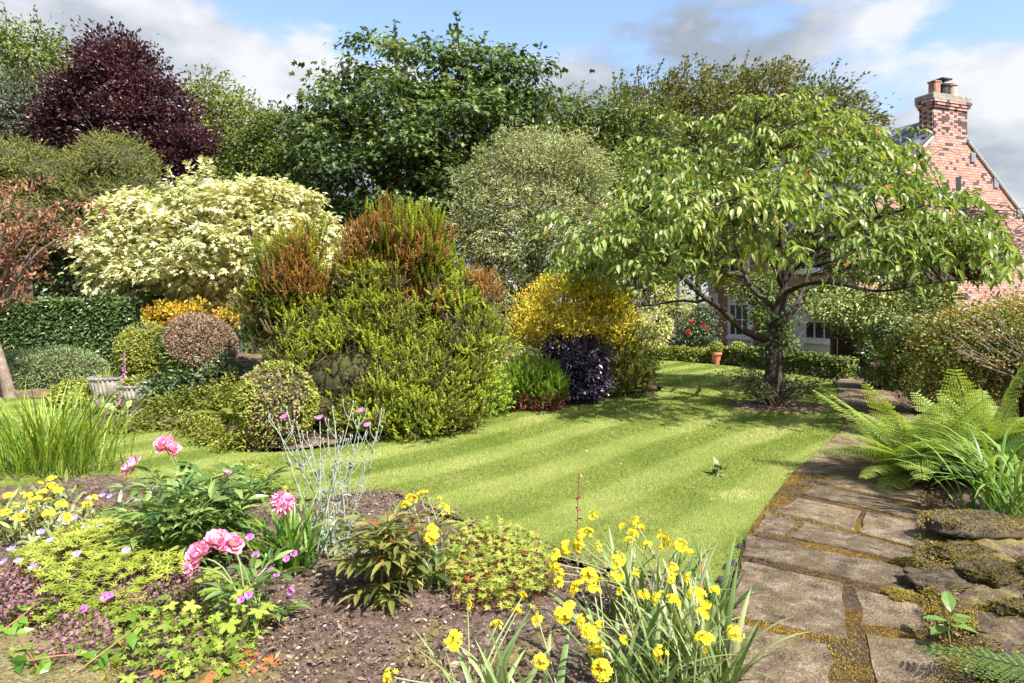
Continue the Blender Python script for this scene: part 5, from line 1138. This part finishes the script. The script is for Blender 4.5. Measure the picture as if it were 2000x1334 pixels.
# flat yellow flowers on the left
yl = thing('yellow_yarrow', 'patch of pale yellow flat flower heads below the tall grass clump', 'flowers', (-3.3, 4.6, .03)); g = Geo()
for q in ((100, 934), (78, 944), (112, 958), (82, 961), (52, 966), (92, 976), (30, 985), (10, 1000), (60, 992), (102, 948), (70, 975), (15, 968), (120, 985), (180, 972), (168, 985), (40, 1010), (95, 1003), (-10, 985), (-20, 1010), (130, 1010)):
    z = rng.uniform(.22, .3); h = gp(*q, z); inst(UM[rng.integers(7)], 'flower_head', yl, h, (1, 0, rng.normal(0, .2)), (rng.normal(0, .2), -.2, 1), (1.1, 1.1, .8)); tube(g, spline([h*[1, 1, 0]+[.03, .02, .03], h*[1, 1, .5], h], 5), .0025, 4, .8)
    n = 26; p_ = h*[1, 1, 0]+rng.normal(0, 1, (n, 3))*[.09, .09, .0]+np.outer(rng.uniform(.04, .2, n), [0, 0, 1]); leaves(g, p_, sph(n), T_LANCE, .09, 1, 0, droop=-.5, t0=.4)
g.build('stem', M['stem'], yl, kind='stuff')

# ================================================================== PEONIES
def peony_bloom(seed, full=1.0):
    q = np.random.default_rng(seed); g = Geo(); PT_ = T_leaf([(0, 0), (.2, .2), (.55, .42), (.85, .4), (1, .2)], .35, -.35, .05)
    for ring, (n, el, L, t0) in enumerate(((9, 5, .085, .35), (10, 28, .08, .5), (14, 48, .066, .6), (20, 66, .052, .66), (16, 80, .042, .72))):
        a = np.arange(n)/n*6.283+q.random()*6; e = np.radians(el*full+q.normal(0, 12, n)); ax = np.stack([np.cos(a)*np.cos(e), np.sin(a)*np.cos(e), np.sin(e)], 1)
        up = np.stack([-np.cos(a)*np.sin(e), -np.sin(a)*np.sin(e), np.cos(e)], 1)+q.normal(0, .25, (n, 3))
        scatter(g, PT_, np.stack([np.cos(a), np.sin(a), 0*a], 1)*.008, ax, up, L*q.uniform(.85, 1.15, n), np.clip(t0+q.normal(0, .2, n), 0, 1))
    return g.mesh('flower', M['pink'])
PB = [peony_bloom(1), peony_bloom(2, 1.15), peony_bloom(3, .8)]
def compound(seed, mat, n=9):
    q = np.random.default_rng(seed); g = Geo(); T = T_leaf([(0, 0), (.18, .09), (.42, .14), (.7, .1), (1, 0)], .35, .3)
    tube(g, spline([(0, 0, 0), (0, .12, .01), (0, .24, -.01)], 5), .0022, 4, .4)
    for k in range(n):
        s = .08+.16*(k//3)/2; sd_ = (k % 3)-1; ang = sd_*R(52)+q.normal(0, .2)
        scatter(g, T, np.array([[sd_*.015, s, .0]]), np.array([[math.sin(ang), math.cos(ang), q.normal(.05, .22)]]), np.array([[q.normal(0, .3), 0, 1.]]), np.array([q.uniform(.1, .145)]), np.array([np.clip(q.normal(.5, .2), 0, .95)]))
    return g.mesh('leaf', M[mat])
def peony(label, base, mat, nstem, h, spread, blooms=(), leaves_per=6, seed=0, lean=(0, 0), cat='flowering plant', name='peony', sc=1.0):
    th = thing(name, label, cat, base); pool = [compound(seed+i, mat) for i in range(4)]; g = Geo(); base = np.array(base)
    for k in range(nstem):
        a = k*2.399+rng.random(); r_ = spread*math.sqrt((k+.5)/nstem); e = base+[math.cos(a)*r_+lean[0], math.sin(a)*r_+lean[1], h*rng.uniform(.7, 1.0)*(1-.25*r_/spread)]
        s = base+rng.normal(0, .05, 3)*[1, 1, 0]; c = spline([s, (s+e)/2+[0, 0, .06], e], 9); tube(g, c, np.linspace(.005, .003, 9), 5, .4)
        for j in range(leaves_per):
            q = c[1+(j*8)//leaves_per]; az = a+j*2.4+rng.normal(0, .4); el = rng.uniform(.0, .75); d = np.array([math.cos(az)*math.cos(el), math.sin(az)*math.cos(el), math.sin(el)])
            inst(pool[rng.integers(4)], 'leaf', th, q, d, (0, 0, 1), sc*rng.uniform(.75, 1.1))
    for pos, tilt, s_, m in blooms:
        pos = np.array(pos); s = base+rng.normal(0, .06, 3)*[1, 1, 0]; tube(g, spline([s, (s+pos)/2+[0, 0, .1], pos], 8), np.linspace(.005, .0035, 8), 5, .5); t = nz(np.array(tilt, float)); inst(PB[m], 'flower', th, pos, np.cross(t, [1, .1, 0]), t, s_*.85)
    g.build('stem', M['stem'], th, smooth=True, kind='stuff'); return th
def hz_(px, py, z): return gp(px, py, z)
peony('green-leaved peony with large pink double blooms at the bed edge', (-1.88, 4.1, .04), 'peony', 18, .54, .42,
    [(hz_(322, 872, .62), (-.1, -.5, .8), .9, 0), (hz_(336, 880, .6), (.4, -.4, .7), .75, 1), (hz_(265, 908, .52), (-.7, -.4, .4), .75, 2), (hz_(250, 918, .5), (-.8, -.5, .2), .6, 0), (hz_(445, 926, .6), (.1, -.3, 1), .3, 1)], 7, 20)
peony('low pink peony with heavy blooms drooping over the yellow-green mound', (-1.25, 3.3, .04), 'peony', 3, .22, .12,
    [(hz_(392, 1085, .4), (-.3, -.6, .6), .8, 0), (hz_(425, 1062, .42), (.1, -.5, .9), .85, 1), (hz_(455, 1065, .4), (.5, -.5, .6), .65, 2), (hz_(376, 1105, .36), (-.6, -.6, .2), .6, 2)], 3, 40)
peony('bronze-edged dark-leaved peony past flowering in the middle of the bed', (-.66, 3.62, .04), 'peonyred', 11, .5, .19, (), 6, 60, sc=.8)
# pompon flower among strap leaves
bu = thing('pink_pompon_plant', 'round pink flower head above a clump of glossy green strap leaves', 'flowering plant', (-1.28, 3.95, .04))
for k in range(70):
    az = rng.uniform(0, 6.28); strap(bu, M['bulb'], np.array([-1.28, 3.98, .03])+rng.normal(0, .07, 3)*[1, 1, 0], az, rng.uniform(.3, .58), rng.uniform(.008, .014), R(rng.uniform(45, 85)), R(rng.uniform(15, 70)), .35, np.clip(rng.normal(.5, .2), 0, 1))
h = hz_(551, 983, .46); g = Geo(); tube(g, spline([(-1.27, 3.95, .03), (h+[-1.27, 3.95, .03])/2, h], 7), .005, 6, .4); g.build('stalk', M['stem'], bu)
g = Geo(); u = sph(190); leaves(g, h+u*[.042, .042, .048], u, T_OVATE, .028, 1, 0, droop=0, out=1, rnd=.6, ct=.2); rock(g, h, (.04, .04, .046), 1, 2, .03, .3); g.build('flower_head', M['pink'], bu)
# silver campion
ly = thing('rose_campion', 'branching silver-white stems with small magenta flowers above the lawn edge', 'flowering plant', (-1.15, 4.35, .04)); g = Geo(); fl = []
CT = [(527, 815, 4.6), (560, 800, 4.6), (545, 840, 4.5), (580, 830, 4.5), (600, 850, 4.4), (625, 822, 4.5), (650, 800, 4.5), (640, 845, 4.4), (665, 860, 4.4), (690, 790, 4.5), (705, 808, 4.4), (718, 835, 4.4), (745, 805, 4.4), (735, 850, 4.3), (700, 860, 4.3), (610, 880, 4.3), (680, 890, 4.3), (660, 910, 4.2), (630, 905, 4.2), (715, 880, 4.2), (655, 830, 4.4), (590, 870, 4.4)]
for q in CT:
    e = at(*q); s = np.array([-1.12, 4.25, .04])+rng.normal(0, .08, 3)*[1, 1, 0]; m = s+(e-s)*.55+[rng.normal(0, .02), 0, -.02]
    c = spline([s, m, e], 10); tube(g, c, np.linspace(.004, .0022, 10), 5, .6)
    for sd_ in (-1, 1):
        b = c[rng.integers(6, 9)]; e2 = b+[sd_*rng.uniform(.03, .07), rng.normal(0, .03), rng.uniform(.06, .12)]; tube(g, spline([b, (b+e2)/2+[sd_*.01, 0, 0], e2], 5), np.linspace(.0026, .0018, 5), 5, .6); tube(g, [e2, e2+[0, 0, .012], e2+[0, 0, .022]], [.003, .0055, .003], 6, .5)
    n = 7; k = rng.integers(0, 7, n); leaves(g, c[k], sph(n)*[1, 1, .3], T_LANCE, .06, 1, 0, droop=-.7, out=.6, t0=.3)
    tube(g, [e, e+[0, 0, .014], e+[0, 0, .026]], [.003, .006, .003], 6, .5)
n = 60; p_ = np.array([-1.1, 4.22, .06])+rng.normal(0, 1, (n, 3))*[.12, .1, .05]; leaves(g, p_, sph(n), T_LANCE, .14, 1, 0, droop=-.5, out=.8, t0=.35)
g.build('stem', M['silverstem'], ly, smooth=True, kind='stuff')
def five(mat, seed, n=5, w=.55, eye=True, cup=.25):
    q = np.random.default_rng(seed); g = Geo(); T = T_leaf([(0, 0), (.3, .25*w/.5), (.7, .42*w/.5), (.95, .3*w/.5), (1, .1)], .12, -.12); a = np.arange(n)/n*6.283
    ax = np.stack([np.cos(a), np.sin(a), 0*a+cup], 1); scatter(g, T, 0*ax+ax*.06, ax, np.repeat([[0, 0, 1.]], n, 0), np.full(n, 1.), np.clip(q.normal(.5, .15, n), 0, 1))
    if eye: rock(g, (0, 0, .1), (.2, .2, .12), 1, 2, .05, .4, mat=1)
    return g.mesh('flower', [M[mat], M['darkeye']])
FM, FL = five('magenta', 1), five('lilac', 2, w=.5, eye=False); FC = five('magenta', 3, eye=False, w=.6)
for q in ((705, 806, 4.4), (718, 834, 4.4), (625, 820, 4.5), (556, 818, 4.6)): inst(FC, 'flower', ly, at(*q)+[0, 0, .01], (1, 0, .2), (.1, -.4, 1), .026)

# ================================================================== GERANIUMS AND LOW PLANTS
def mound_pts(poly, n, hfun):
    x0, y0 = poly.min(0); x1, y1 = poly.max(0); x = rng.uniform(x0, x1, n*3); y = rng.uniform(y0, y1, n*3); k = inpoly(x, y, poly); x, y = x[k][:n], y[k][:n]; return np.stack([x, y, hfun(x, y)], 1)
mp1 = smooth_poly([gp(*p, .15)[:2] for p in ((90, 1060), (150, 1010), (260, 985), (330, 1005), (395, 1050), (380, 1110), (300, 1150), (220, 1215), (110, 1220), (70, 1150), (20, 1100))], 4)
gm = thing('feathery_geranium', 'low mound of finely cut yellow-green leaves with lilac flowers', 'flowering plant', (*mp1.mean(0), .04))
def mh(x, y):
    c = mp1.mean(0); r = np.hypot((x-c[0])/.85, (y-c[1])/.75); return .1+.16*np.clip(1-r**2, 0, 1)+.03*wob(np.stack([x*6, y*6, 0*x], 1))
p = mound_pts(mp1, 1500, mh); g = Geo(); n = len(p); ax = sph(n)*[1, 1, .3]+[0, -.15, .1]; scatter(g, T_STAR, p-nz(ax)*.02+[0, 0, 0], ax, sph(n)*.35+[0, -.1, 1], rng.uniform(.035, .058, n), np.clip(rng.normal(.5, .2, n)+.15*wob(p*4), 0, 1)); 
p2 = p[:700]; 
for q in p2[:420]: tube(g, [q*[1, 1, 0]+[0, 0, .04], q], .0014, 3, .1)
g.build('foliage', M['mound'], gm, kind='stuff')
g = Geo()
for q in ((22, 1073), (8, 1098), (35, 1096), (65, 1108), (80, 1040), (98, 1056), (120, 1015), (165, 1030), (195, 1030), (150, 1083), (247, 1076), (145, 1012), (215, 970), (260, 977), (300, 955), (200, 968), (318, 1027), (405, 1008), (430, 998), (50, 998), (490, 1050), (172, 975), (128, 1022)):
    h = gp(*q, .28+rng.uniform(-.04, .04)); inst(FL, 'flower', gm, h, (1, rng.normal(0, .3), rng.normal(0, .2)), (rng.normal(0, .4), -.5, .9), rng.uniform(.017, .023)); tube(g, spline([h*[1, 1, 0]+[rng.normal(0, .05), .04, .05], h*[1, 1, .6], h], 5), .0013, 4, .3)
g.build('stem', M['stemred'], gm, kind='stuff')
# big-leaved magenta geranium
GL = []
for i, tv in enumerate((.2, .35, .5, .62, .75, .95)):
    g = Geo(); q = np.random.default_rng(i); T = T_palm(5, R(120), .5)
    V = [(0, .1, 0)]; ring = []
    for k, a in enumerate(np.linspace(-R(122), R(122), 5)):
        L = .95-.32*abs(a)/R(122)
        for da, r_ in ((-.46, .5), (-.36, .72), (-.28, .68), (-.18, .88), (-.09, .84), (0, 1.0), (.09, .83), (.18, .9), (.28, .68), (.36, .72), (.46, .5)):
            rr_2 = L*r_; V.append((math.sin(a+da)*rr_2, .1+math.cos(a+da)*rr_2*.92, -.16*rr_2**2+(.05*rr_2 if abs(da) < .06 else 0)+q.normal(0, .015))); ring.append(len(V)-1)
    g.add(V, [np.array([(0, b, a) for a, b in zip(ring, ring[1:])])], np.clip(tv+q.normal(0, .05, len(V)), 0, 1)); GL.append(g.mesh('leaf', M['gerleaf']))
gr = thing('magenta_geranium', 'sprawling geranium with big jagged yellow-green leaves and dark-eyed magenta flowers', 'flowering plant', (-1.15, 2.75, .04)); g = Geo()
for q in ((430, 1120, .3), (455, 1140, .3), (400, 1150, .26), (380, 1180, .24), (470, 1180, .26), (420, 1200, .25), (445, 1215, .22), (505, 1190, .2), (360, 1210, .2), (330, 1220, .2), (300, 1250, .18), (345, 1270, .16), (280, 1290, .14), (310, 1310, .14), (370, 1300, .12), (400, 1325, .1), (250, 1320, .1), (440, 1300, .1), (330, 1180, .2), (460, 1160, .3), (415, 1110, .3), (475, 1150, .28), (530, 1180, .2), (340, 1330, .12), (200, 1330, .1), (290, 1215, .2), (380, 1130, .26), (240, 1240, .16), (265, 1200, .18), (430, 1250, .16), (400, 1265, .14), (300, 1335, .1), (455, 1245, .18), (220, 1280, .12), (345, 1245, .18), (180, 1300, .1)):
    h = gp(*q); az = rng.uniform(-2.6, -.5); tv = 5 if rng.random() < .08 else rng.integers(5); d = np.array([math.cos(az), math.sin(az), rng.uniform(-.4, .1)])
    inst(GL[tv], 'leaf', gr, h, d, (rng.normal(0, .25), -.35, 1), rng.uniform(.04, .078)); tube(g, spline([(h+[0, .06, 0])*[1, 1, 0]+[rng.normal(0, .05), 0, .04], (h+[0, .03, 0])*[1, 1, .6], h], 6), .002, 4, .4)
for q in ((465, 1292, .06), (500, 1305, .06), (535, 1285, .06), (490, 1275, .07)):
    h = gp(*q); inst(GL[5], 'leaf', gr, h, (rng.normal(0, .6), -1, -.2), (0, -.2, 1), .07)
for q in ((472, 1172, .3), (486, 1163, .3), (568, 1155, .22), (540, 1125, .22), (528, 1113, .24), (560, 1092, .2), (500, 1085, .24), (488, 1050, .3), (205, 1167, .2), (215, 1163, .2), (165, 1190, .18), (575, 1082, .2)):
    h = gp(*q); inst(FM, 'flower', gr, h, (1, rng.normal(0, .2), 0), (rng.normal(.1, .25), -.75, .7), rng.uniform(.018, .022)); tube(g, spline([(h+[-.05, .1, 0])*[1, 1, 0]+[0, 0, .05], (h+[-.02, .05, 0])*[1, 1, .7], h], 6), .0016, 4, .2)
g.build('stem', M['stemred'], gr, kind='stuff')
mp2 = smooth_poly([gp(*p, .1)[:2] for p in ((875, 1060), (930, 1035), (1010, 1050), (1080, 1100), (1085, 1150), (1020, 1185), (940, 1190), (880, 1160))], 4)
gl = thing('low_geranium', 'low spreading geranium with small yellow-green leaves and red undersides', 'ground cover', (*mp2.mean(0), .04)); g = Geo()
p = mound_pts(mp2, 900, lambda x, y: .07+.14*rng.random(len(x))**.7); n = len(p); scatter(g, T_GER, p, sph(n)*[1, 1, .3]+[0, -.3, 0], sph(n)*.4+[0, -.15, 1], rng.uniform(.026, .046, n), np.clip(rng.normal(.5, .2, n)+np.where(p[:, 2] < .085, .3, 0), 0, 1))
for q in p[:350]: tube(g, [q*[1, 1, 0]+[rng.normal(0, .02), 0, .04], q], .0014, 3, .96)
g.build('foliage', M['gerlow'], gl, kind='stuff')
shrub('pale_spurge', 'small pale yellow-green plant behind the peony at the lawn edge', [(*gp(475, 935, .1)[:2], .08, .22, .2, .12), (*gp(520, 945, .1)[:2], .07, .2, .15, .1)], 'mound', T_ROUND, .035, 90, 8, .04, cat='plant', stems=2)
for k, (lb, pl) in enumerate((('purple-brown flowering marjoram patch beside the flat mossy rock', ((-30, 1150), (60, 1110), (130, 1140), (120, 1190), (30, 1215), (-40, 1200))), ('purple-brown marjoram patch between the mound and the geranium', ((200, 1150), (290, 1105), (380, 1110), (390, 1160), (300, 1190), (230, 1200))), ('small purplish marjoram tuft on the mossy rock', ((90, 1235), (190, 1215), (220, 1270), (150, 1310), (70, 1290))))):
    po = smooth_poly([gp(*p, .1)[:2] for p in pl], 3); th = thing('marjoram', lb, 'herb', (*po.mean(0), .04)); g = Geo(); p = mound_pts(po, (420, 420, 260)[k], lambda x, y: rng.uniform(.06, .17, len(x))); leaves(g, p, sph(len(p)), T_ROUND, .017, 5, .012, droop=-.3, out=.8, t0=.5); g.build('flower_bract', M['oregano'], th, kind='stuff')
    g = Geo(); 
    for q in p[:150]: tube(g, [q*[1, 1, 0]+[rng.normal(0, .02), rng.normal(0, .02), .03], q], .0013, 3, .5)
    lv = p[::2]*[1, 1, .6]; leaves(g, lv, sph(len(lv)), T_ROUND, .022, 2, .015, t0=.5); g.build('stem', M['gerlow'], th, kind='stuff')
# trailing stems over the rock
tr = thing('trailing_vine', 'arching reddish stems with sparse green leaves over the flat mossy rock', 'plant', (-2.1, 2.6, .08)); g = Geo(); lf = Geo()
for pts in ([(120, 1334, .1), (180, 1290, .16), (240, 1245, .2), (275, 1215, .2)], [(0, 1300, .1), (60, 1290, .16), (120, 1280, .16), (200, 1280, .14)], [(-20, 1250, .1), (40, 1205, .14), (70, 1180, .16)], [(60, 1334, .08), (70, 1300, .14), (30, 1240, .12)]):
    g = Geo(); c = spline([gp(*q) for q in pts], 14); tube(g, c, np.linspace(.0045, .0025, 14), 5, .5); g.build('stem', M['stemred'], tr, smooth=True)
    n = 9; k = rng.integers(1, 14, n); leaves(lf, c[k], sph(n)*[1, 1, .4], T_OVATE, .075, 1, 0, droop=.1, out=.8, ct=.2, t0=.55)
lf.build('foliage', M['bulb'], tr)

# ================================================================== STONES
M['lichenrock'] = stone_mat('lichen_stone', [(.36, (.06, .048, .03)), (.46, (.2, .16, .07)), (.54, (.36, .3, .13)), (.66, (.54, .48, .26))], 6)
def stone(label, c, r, seed, rough=.2, flat=None, name='rock', moss=0, sub=4, fine=1.0, mat='rock'):
    g = Geo(); rock(g, c, r, seed, sub, rough, flat_top=flat); th = thing(name, label, 'rock', (c[0], c[1], max(0, c[2]-r[2]))); o = g.build('stone', M[mat], th, smooth=True)
    if moss:
        V = np.concatenate(g.V); k = (V[:, 2] > c[2]+r[2]*.15)&(wob(V*6+seed) > -.25); q = V[k]; 
        if len(q):
            i = rng.integers(0, len(q), moss); p_ = q[i]+rng.normal(0, .5, (moss, 3))*[r[0]*.1, r[1]*.1, .003]; m = Geo(); scatter(m, T_KITE, p_, sph(moss)*.8+[0, 0, .7], sph(moss), fine*rng.uniform(.008, .017, moss), np.clip(.45+.3*wob(p_*7)+rng.normal(0, .15, moss), 0, 1)); m.build('moss', M['mossgreen' if seed % 2 else 'moss'], th, kind='stuff')
    return th
stone('flat mossy rock lying at the corner of the front bed', (-2.05, 2.72, .05), (.46, .33, .1), 3, .1, .07, moss=5200, mat='lichenrock', fine=.6)
stone('flat-topped grey stone capped with bright yellow moss beside the strap leaves', (3.0, 4.42, .16), (.3, .17, .07), 4, .08, .05, moss=1500)
for k, (x, y, z, a, b, c, lb) in enumerate(((2.93, 4.12, .1, .26, .14, .09, 'brown mossy stone just below the yellow-capped stone'), (2.72, 3.72, .08, .22, .16, .1, 'rough brown rockery stone midway along the path edge'), (3.05, 3.75, .14, .26, .2, .13, 'larger mossy rockery stone behind the rough brown one'), (2.62, 3.25, .08, .2, .16, .1, 'dark cracked rockery stone above the green seedling'), (2.95, 3.2, .14, .24, .2, .14, 'broad dark rockery stone partly under moss'),
    (2.85, 2.8, .12, .22, .18, .12, 'rockery stone behind the lying fern fronds'), (3.3, 3.6, .2, .22, .2, .14, 'upper rockery stone in the border soil'), (2.48, 3.62, .05, .12, .1, .06, 'small mossy lump at the edge of the slabs'), (2.6, 4.0, .05, .15, .1, .06, 'little brown stone beside the slab corner'), (2.4, 2.85, .04, .13, .1, .06, 'small stone beside the lying fern'))):
    stone(lb, (x-(.38 if y < 3.9 else .2), y, z*.62), (a*.7, b*.7, c*.55), 5+k, .34, moss=5200, fine=.75)
stone('low weathered stone block supporting the urns', (-5.75, 9.75, .0), (.6, .25, .05), 21, .1, .04, moss=300)
stone('pale stone in the ground cover below the urns', (-4.3, 8.6, .08), (.28, .16, .1), 22, .2)
# seedling among the rocks
sg = thing('seedling', 'small green broad-leaved seedling among the rockery stones', 'plant', (1.98, 3.08, .06)); g = Geo(); b = np.array([1.98, 3.08, .05]); tube(g, spline([b, b+[-.01, 0, .08], b+[.01, -.02, .15]], 6), .003, 5, .5); g.build('stem', M['stem'], sg)
lfm = Geo(); lfm.add(*T_leaf([(0, 0), (.2, .16), (.5, .27), (.8, .2), (1, 0)], .25, .25)[:2], .5); lfm = lfm.mesh('leaf', M['peony'])
for a, el, z in ((2.8, .3, .1), (3.4, .1, .08), (.2, .3, .11), (-.3, .05, .09), (1.2, .8, .15), (4.6, .4, .13)): inst(lfm, 'leaf', sg, b+[0, 0, z], (math.cos(a)*math.cos(el), math.sin(a)*math.cos(el), math.sin(el)), (0, 0, 1), .11)

# ================================================================== URNS
M['urn'] = plain('weathered_urn', [(.3, (.2, .175, .155)), (.5, (.4, .35, .31)), (.75, (.56, .51, .46))], 7, .9, .5, .01)
M['urnrim'] = plain('weathered_rim', [(.3, (.09, .08, .075)), (.5, (.2, .175, .16)), (.75, (.33, .3, .28))], 9, .9, .5, .01)
def urn(label, c, r, h, mat='urn'):
    th = thing('stone_urn', label, 'urn', c); g = Geo(); S = 96; prof = [(.36, .0), (.36, .05), (.26, .08), (.25, .14), (.45, .2), (.68, .31), (.84, .46), (.93, .62), (.97, .78), (.98, .9)]; S = 168
    a = np.arange(S)/S*6.283; V = []
    for i, (q, z) in enumerate(prof):
        fl = .075*(np.abs(np.sin(14*a+z*2.2))-.65)*(1 if i >= 4 else 0); V.append(np.stack([np.cos(a)*(q+fl)*r, np.sin(a)*(q+fl)*r, np.full(S, z*h)], 1))
    V = np.concatenate(V)+c; i = np.arange(len(prof)-1)[:, None]*S; j = np.arange(S)[None]; k = (j+1) % S; g.add(V, [np.stack([i+j, i+k, i+S+k, i+S+j], -1).reshape(-1, 4)]); g.build('bowl', M[mat], th, smooth=True)
    g = Geo(); lathe(g, c, [(.95*r, .89*h), (1.0*r, .9*h), (1.01*r, .96*h), (.98*r, 1.0*h), (.9*r, 1.0*h), (.86*r, .9*h), (0, .88*h)], 48); g.build('rim', M['urnrim'], th, smooth=True)
    for q in range(26):
        aa = q/26*6.283; g = Geo(); rock(g, np.array(c)+[math.cos(aa)*1.0*r, math.sin(aa)*1.0*r, .93*h], (.045*r*2, .045*r*2, .04*h), q, 1, .03); g.build('rim_bead', M['urnrim'], th, smooth=True)
    return th
u1 = (-6.05, 10.25, .07); u2 = (-5.4, 9.85, .06)
urn('fluted stone urn planted with grassy leaves and a foxglove behind', u1, .27, .42); urn('fluted stone urn planted with a small golden shrub', u2, .27, .36)
gp1 = thing('urn_grass', 'grassy green leaves growing in the fluted urn', 'plant', (u1[0], u1[1], .4)); g = Geo()
for k in range(60):
    az = rng.uniform(0, 6.28); strap(None, None, np.array([u1[0], u1[1], .38])+rng.normal(0, .08, 3)*[1, 1, 0], az, rng.uniform(.15, .3), .005, R(rng.uniform(50, 85)), R(rng.uniform(20, 80)), geo=g, tint=rng.random())
g.build('foliage', M['grassclump'], gp1)
shrub('urn_shrub', 'small golden shrub growing in the fluted urn', [(u2[0], u2[1], .4, .2, .18, .12)], 'box', T_ROUND, .035, 120, 10, .04, cat='plant', t0=.7, stems=2)
# foxgloves
def foxglove(label, base, h, n):
    th = thing('foxglove', label, 'flower', base); g = Geo(); b = np.array(base); tube(g, spline([b, b+[.01, 0, h*.5], b+[.0, 0, h]], 6), .005, 5, .4); m = 14; leaves(g, np.repeat((b+[0, 0, .05])[None], m, 0)+rng.normal(0, .03, (m, 3))*[1, 1, 0], sph(m), T_OVATE, .16, 1, 0, droop=-.3, t0=.4); g.build('stem', M['stem'], th)
    for k in range(n):
        z = h*(.45+.55*k/n); a = rng.normal(-1.57, 1.0); s = 1.1-.7*k/n; g = Geo(); c = b+[0, 0, z]; d = np.array([math.cos(a), math.sin(a), -.6]); tube(g, [c, c+d*.02*s, c+d*.04*s, c+d*.05*s], np.array([.004, .01, .013, .017])*s, 7, .5); g.build('flower_bell', M['foxglove'], th, smooth=True)
foxglove('tall pink-purple foxglove spike rising behind the urns', (-5.72, 10.08, .06), .84, 16)
foxglove('short pale pink foxglove before the grassy urn', (-5.78, 9.5, .05), .3, 6)
foxglove('small pink foxglove before the golden-planted urn', (-5.35, 9.3, .08), .26, 7)
# fallen leaf rosette on the lawn
ws = thing('lawn_weed', 'small dark green leafy tuft lying on the striped lawn', 'weed', (*gp(1402, 932)[:2], .02)); g = Geo(); n = 9; c = gp(1402, 930); leaves(g, np.repeat(c[None], n, 0)+rng.normal(0, .04, (n, 3))*[1, 1, .2]+[0, 0, .04], sph(n), T_OVATE, .11, 1, 0, droop=-.1, t0=.5); g.build('leaf', M['laurel'], ws)
# a tall reddish weed stalk and a bamboo cane
cn = thing('garden_cane', 'thin reddish cane standing among the yellow flowers', 'cane', (1.03, 3.0, .03)); g = Geo(); c = gp(1372, 1175, .25); tube(g, spline([(c[0], c[1], .02), (c[0], c[1], .3), (c[0]-.004, c[1], .43)], 5), .0035, 6); g.build('cane', M['terra'], cn)
tw = thing('leafy_stalk', 'tall thin brown stalk with tiny leaves rising against the lawn', 'plant', (.33, 3.6, .03)); g = Geo(); b = gp(1128, 1060, .1); b[2] = .03; c = spline([b, b+[0, 0, .25], b+[.012, 0, .5]], 8); tube(g, c, .003, 5, .2); n = 22; k = rng.integers(2, 8, n); leaves(g, c[k], sph(n), T_OVATE, .028, 1, 0, t0=.3); g.build('stem', M['stemred'], tw, kind='stuff')

# small mixed leaves knitting the front corner together
po = smooth_poly([gp(*p, .05)[:2] for p in ((20, 1215), (140, 1200), (330, 1180), (470, 1140), (520, 1200), (500, 1300), (420, 1340), (150, 1345), (0, 1345), (60, 1290), (150, 1280))], 3)
th = thing('self_heal', 'low tangle of small green leaves under the big-leaved geranium', 'ground cover', (*po.mean(0), .04)); g = Geo(); p = mound_pts(po, 1150, lambda x, y: rng.uniform(.055, .16, len(x))); n = len(p)
scatter(g, T_GER, p, sph(n)*[1, 1, .4]+[0, -.3, 0], sph(n)*.5+[0, -.2, 1], rng.uniform(.018, .038, n), np.clip(rng.normal(.42, .2, n), 0, .85)); g.build('foliage', M['gerleaf'], th, kind='stuff')

def scraps(name, label, mat, tm, n, poly, reg, smin, smax, z, t0=.5):
    g = Geo(); x = rng.uniform(reg[0], reg[1], n); y = rng.uniform(reg[2], reg[3], n); k = inpoly(x, y, poly); x, y = x[k], y[k]; n = len(x)
    scatter(g, tm, np.stack([x, y, np.full(n, z)+rng.uniform(0, .012, n)], 1), sph(n)*[1, 1, .3], sph(n)*.4+[0, 0, 1], rng.uniform(smin, smax, n), np.clip(rng.normal(t0, .2, n), 0, 1)); tag(g.build(name, M[mat], None, kind='stuff'), label, name.split('_')[-1])
scraps('fallen_petals', 'pink petals scattered on the soil of the front bed', 'pink', T_ROUND, 130, FRONTP, (-2, .6, 2.3, 4.4), .009, .02, .07)
scraps('fallen_leaves', 'small brown and yellow leaves fallen on the striped lawn', 'debris', T_KITE, 170, LAWNP, (-3, 5, 3.6, 11), .015, .04, .03, .8)
scraps('moss_carpet', 'brown and ochre moss carpeting the stones beside the path', 'mossgreen', T_KITE, 30000, RIGHTP, (1.6, 3.4, 2.3, 5.0), .008, .02, .07, .4)

g = Geo()
for k in range(420):
    x, y = rng.uniform(-2.6, 1.3), rng.uniform(2.3, 4.6); r_ = rng.uniform(.006, .02)
    if inpoly(np.array([x]), np.array([y]), FRONTP)[0]: rock(g, (x, y, .055), (r_*1.3, r_, r_*.7), k, 1, .2, rng.random())
tag(g.build('soil_clods', M['soil'], None, kind='stuff'), 'small clods and pebbles lying on the front flower bed soil', 'clods')

for o in SC.objects:
    if '_org' in o: del o['_org']
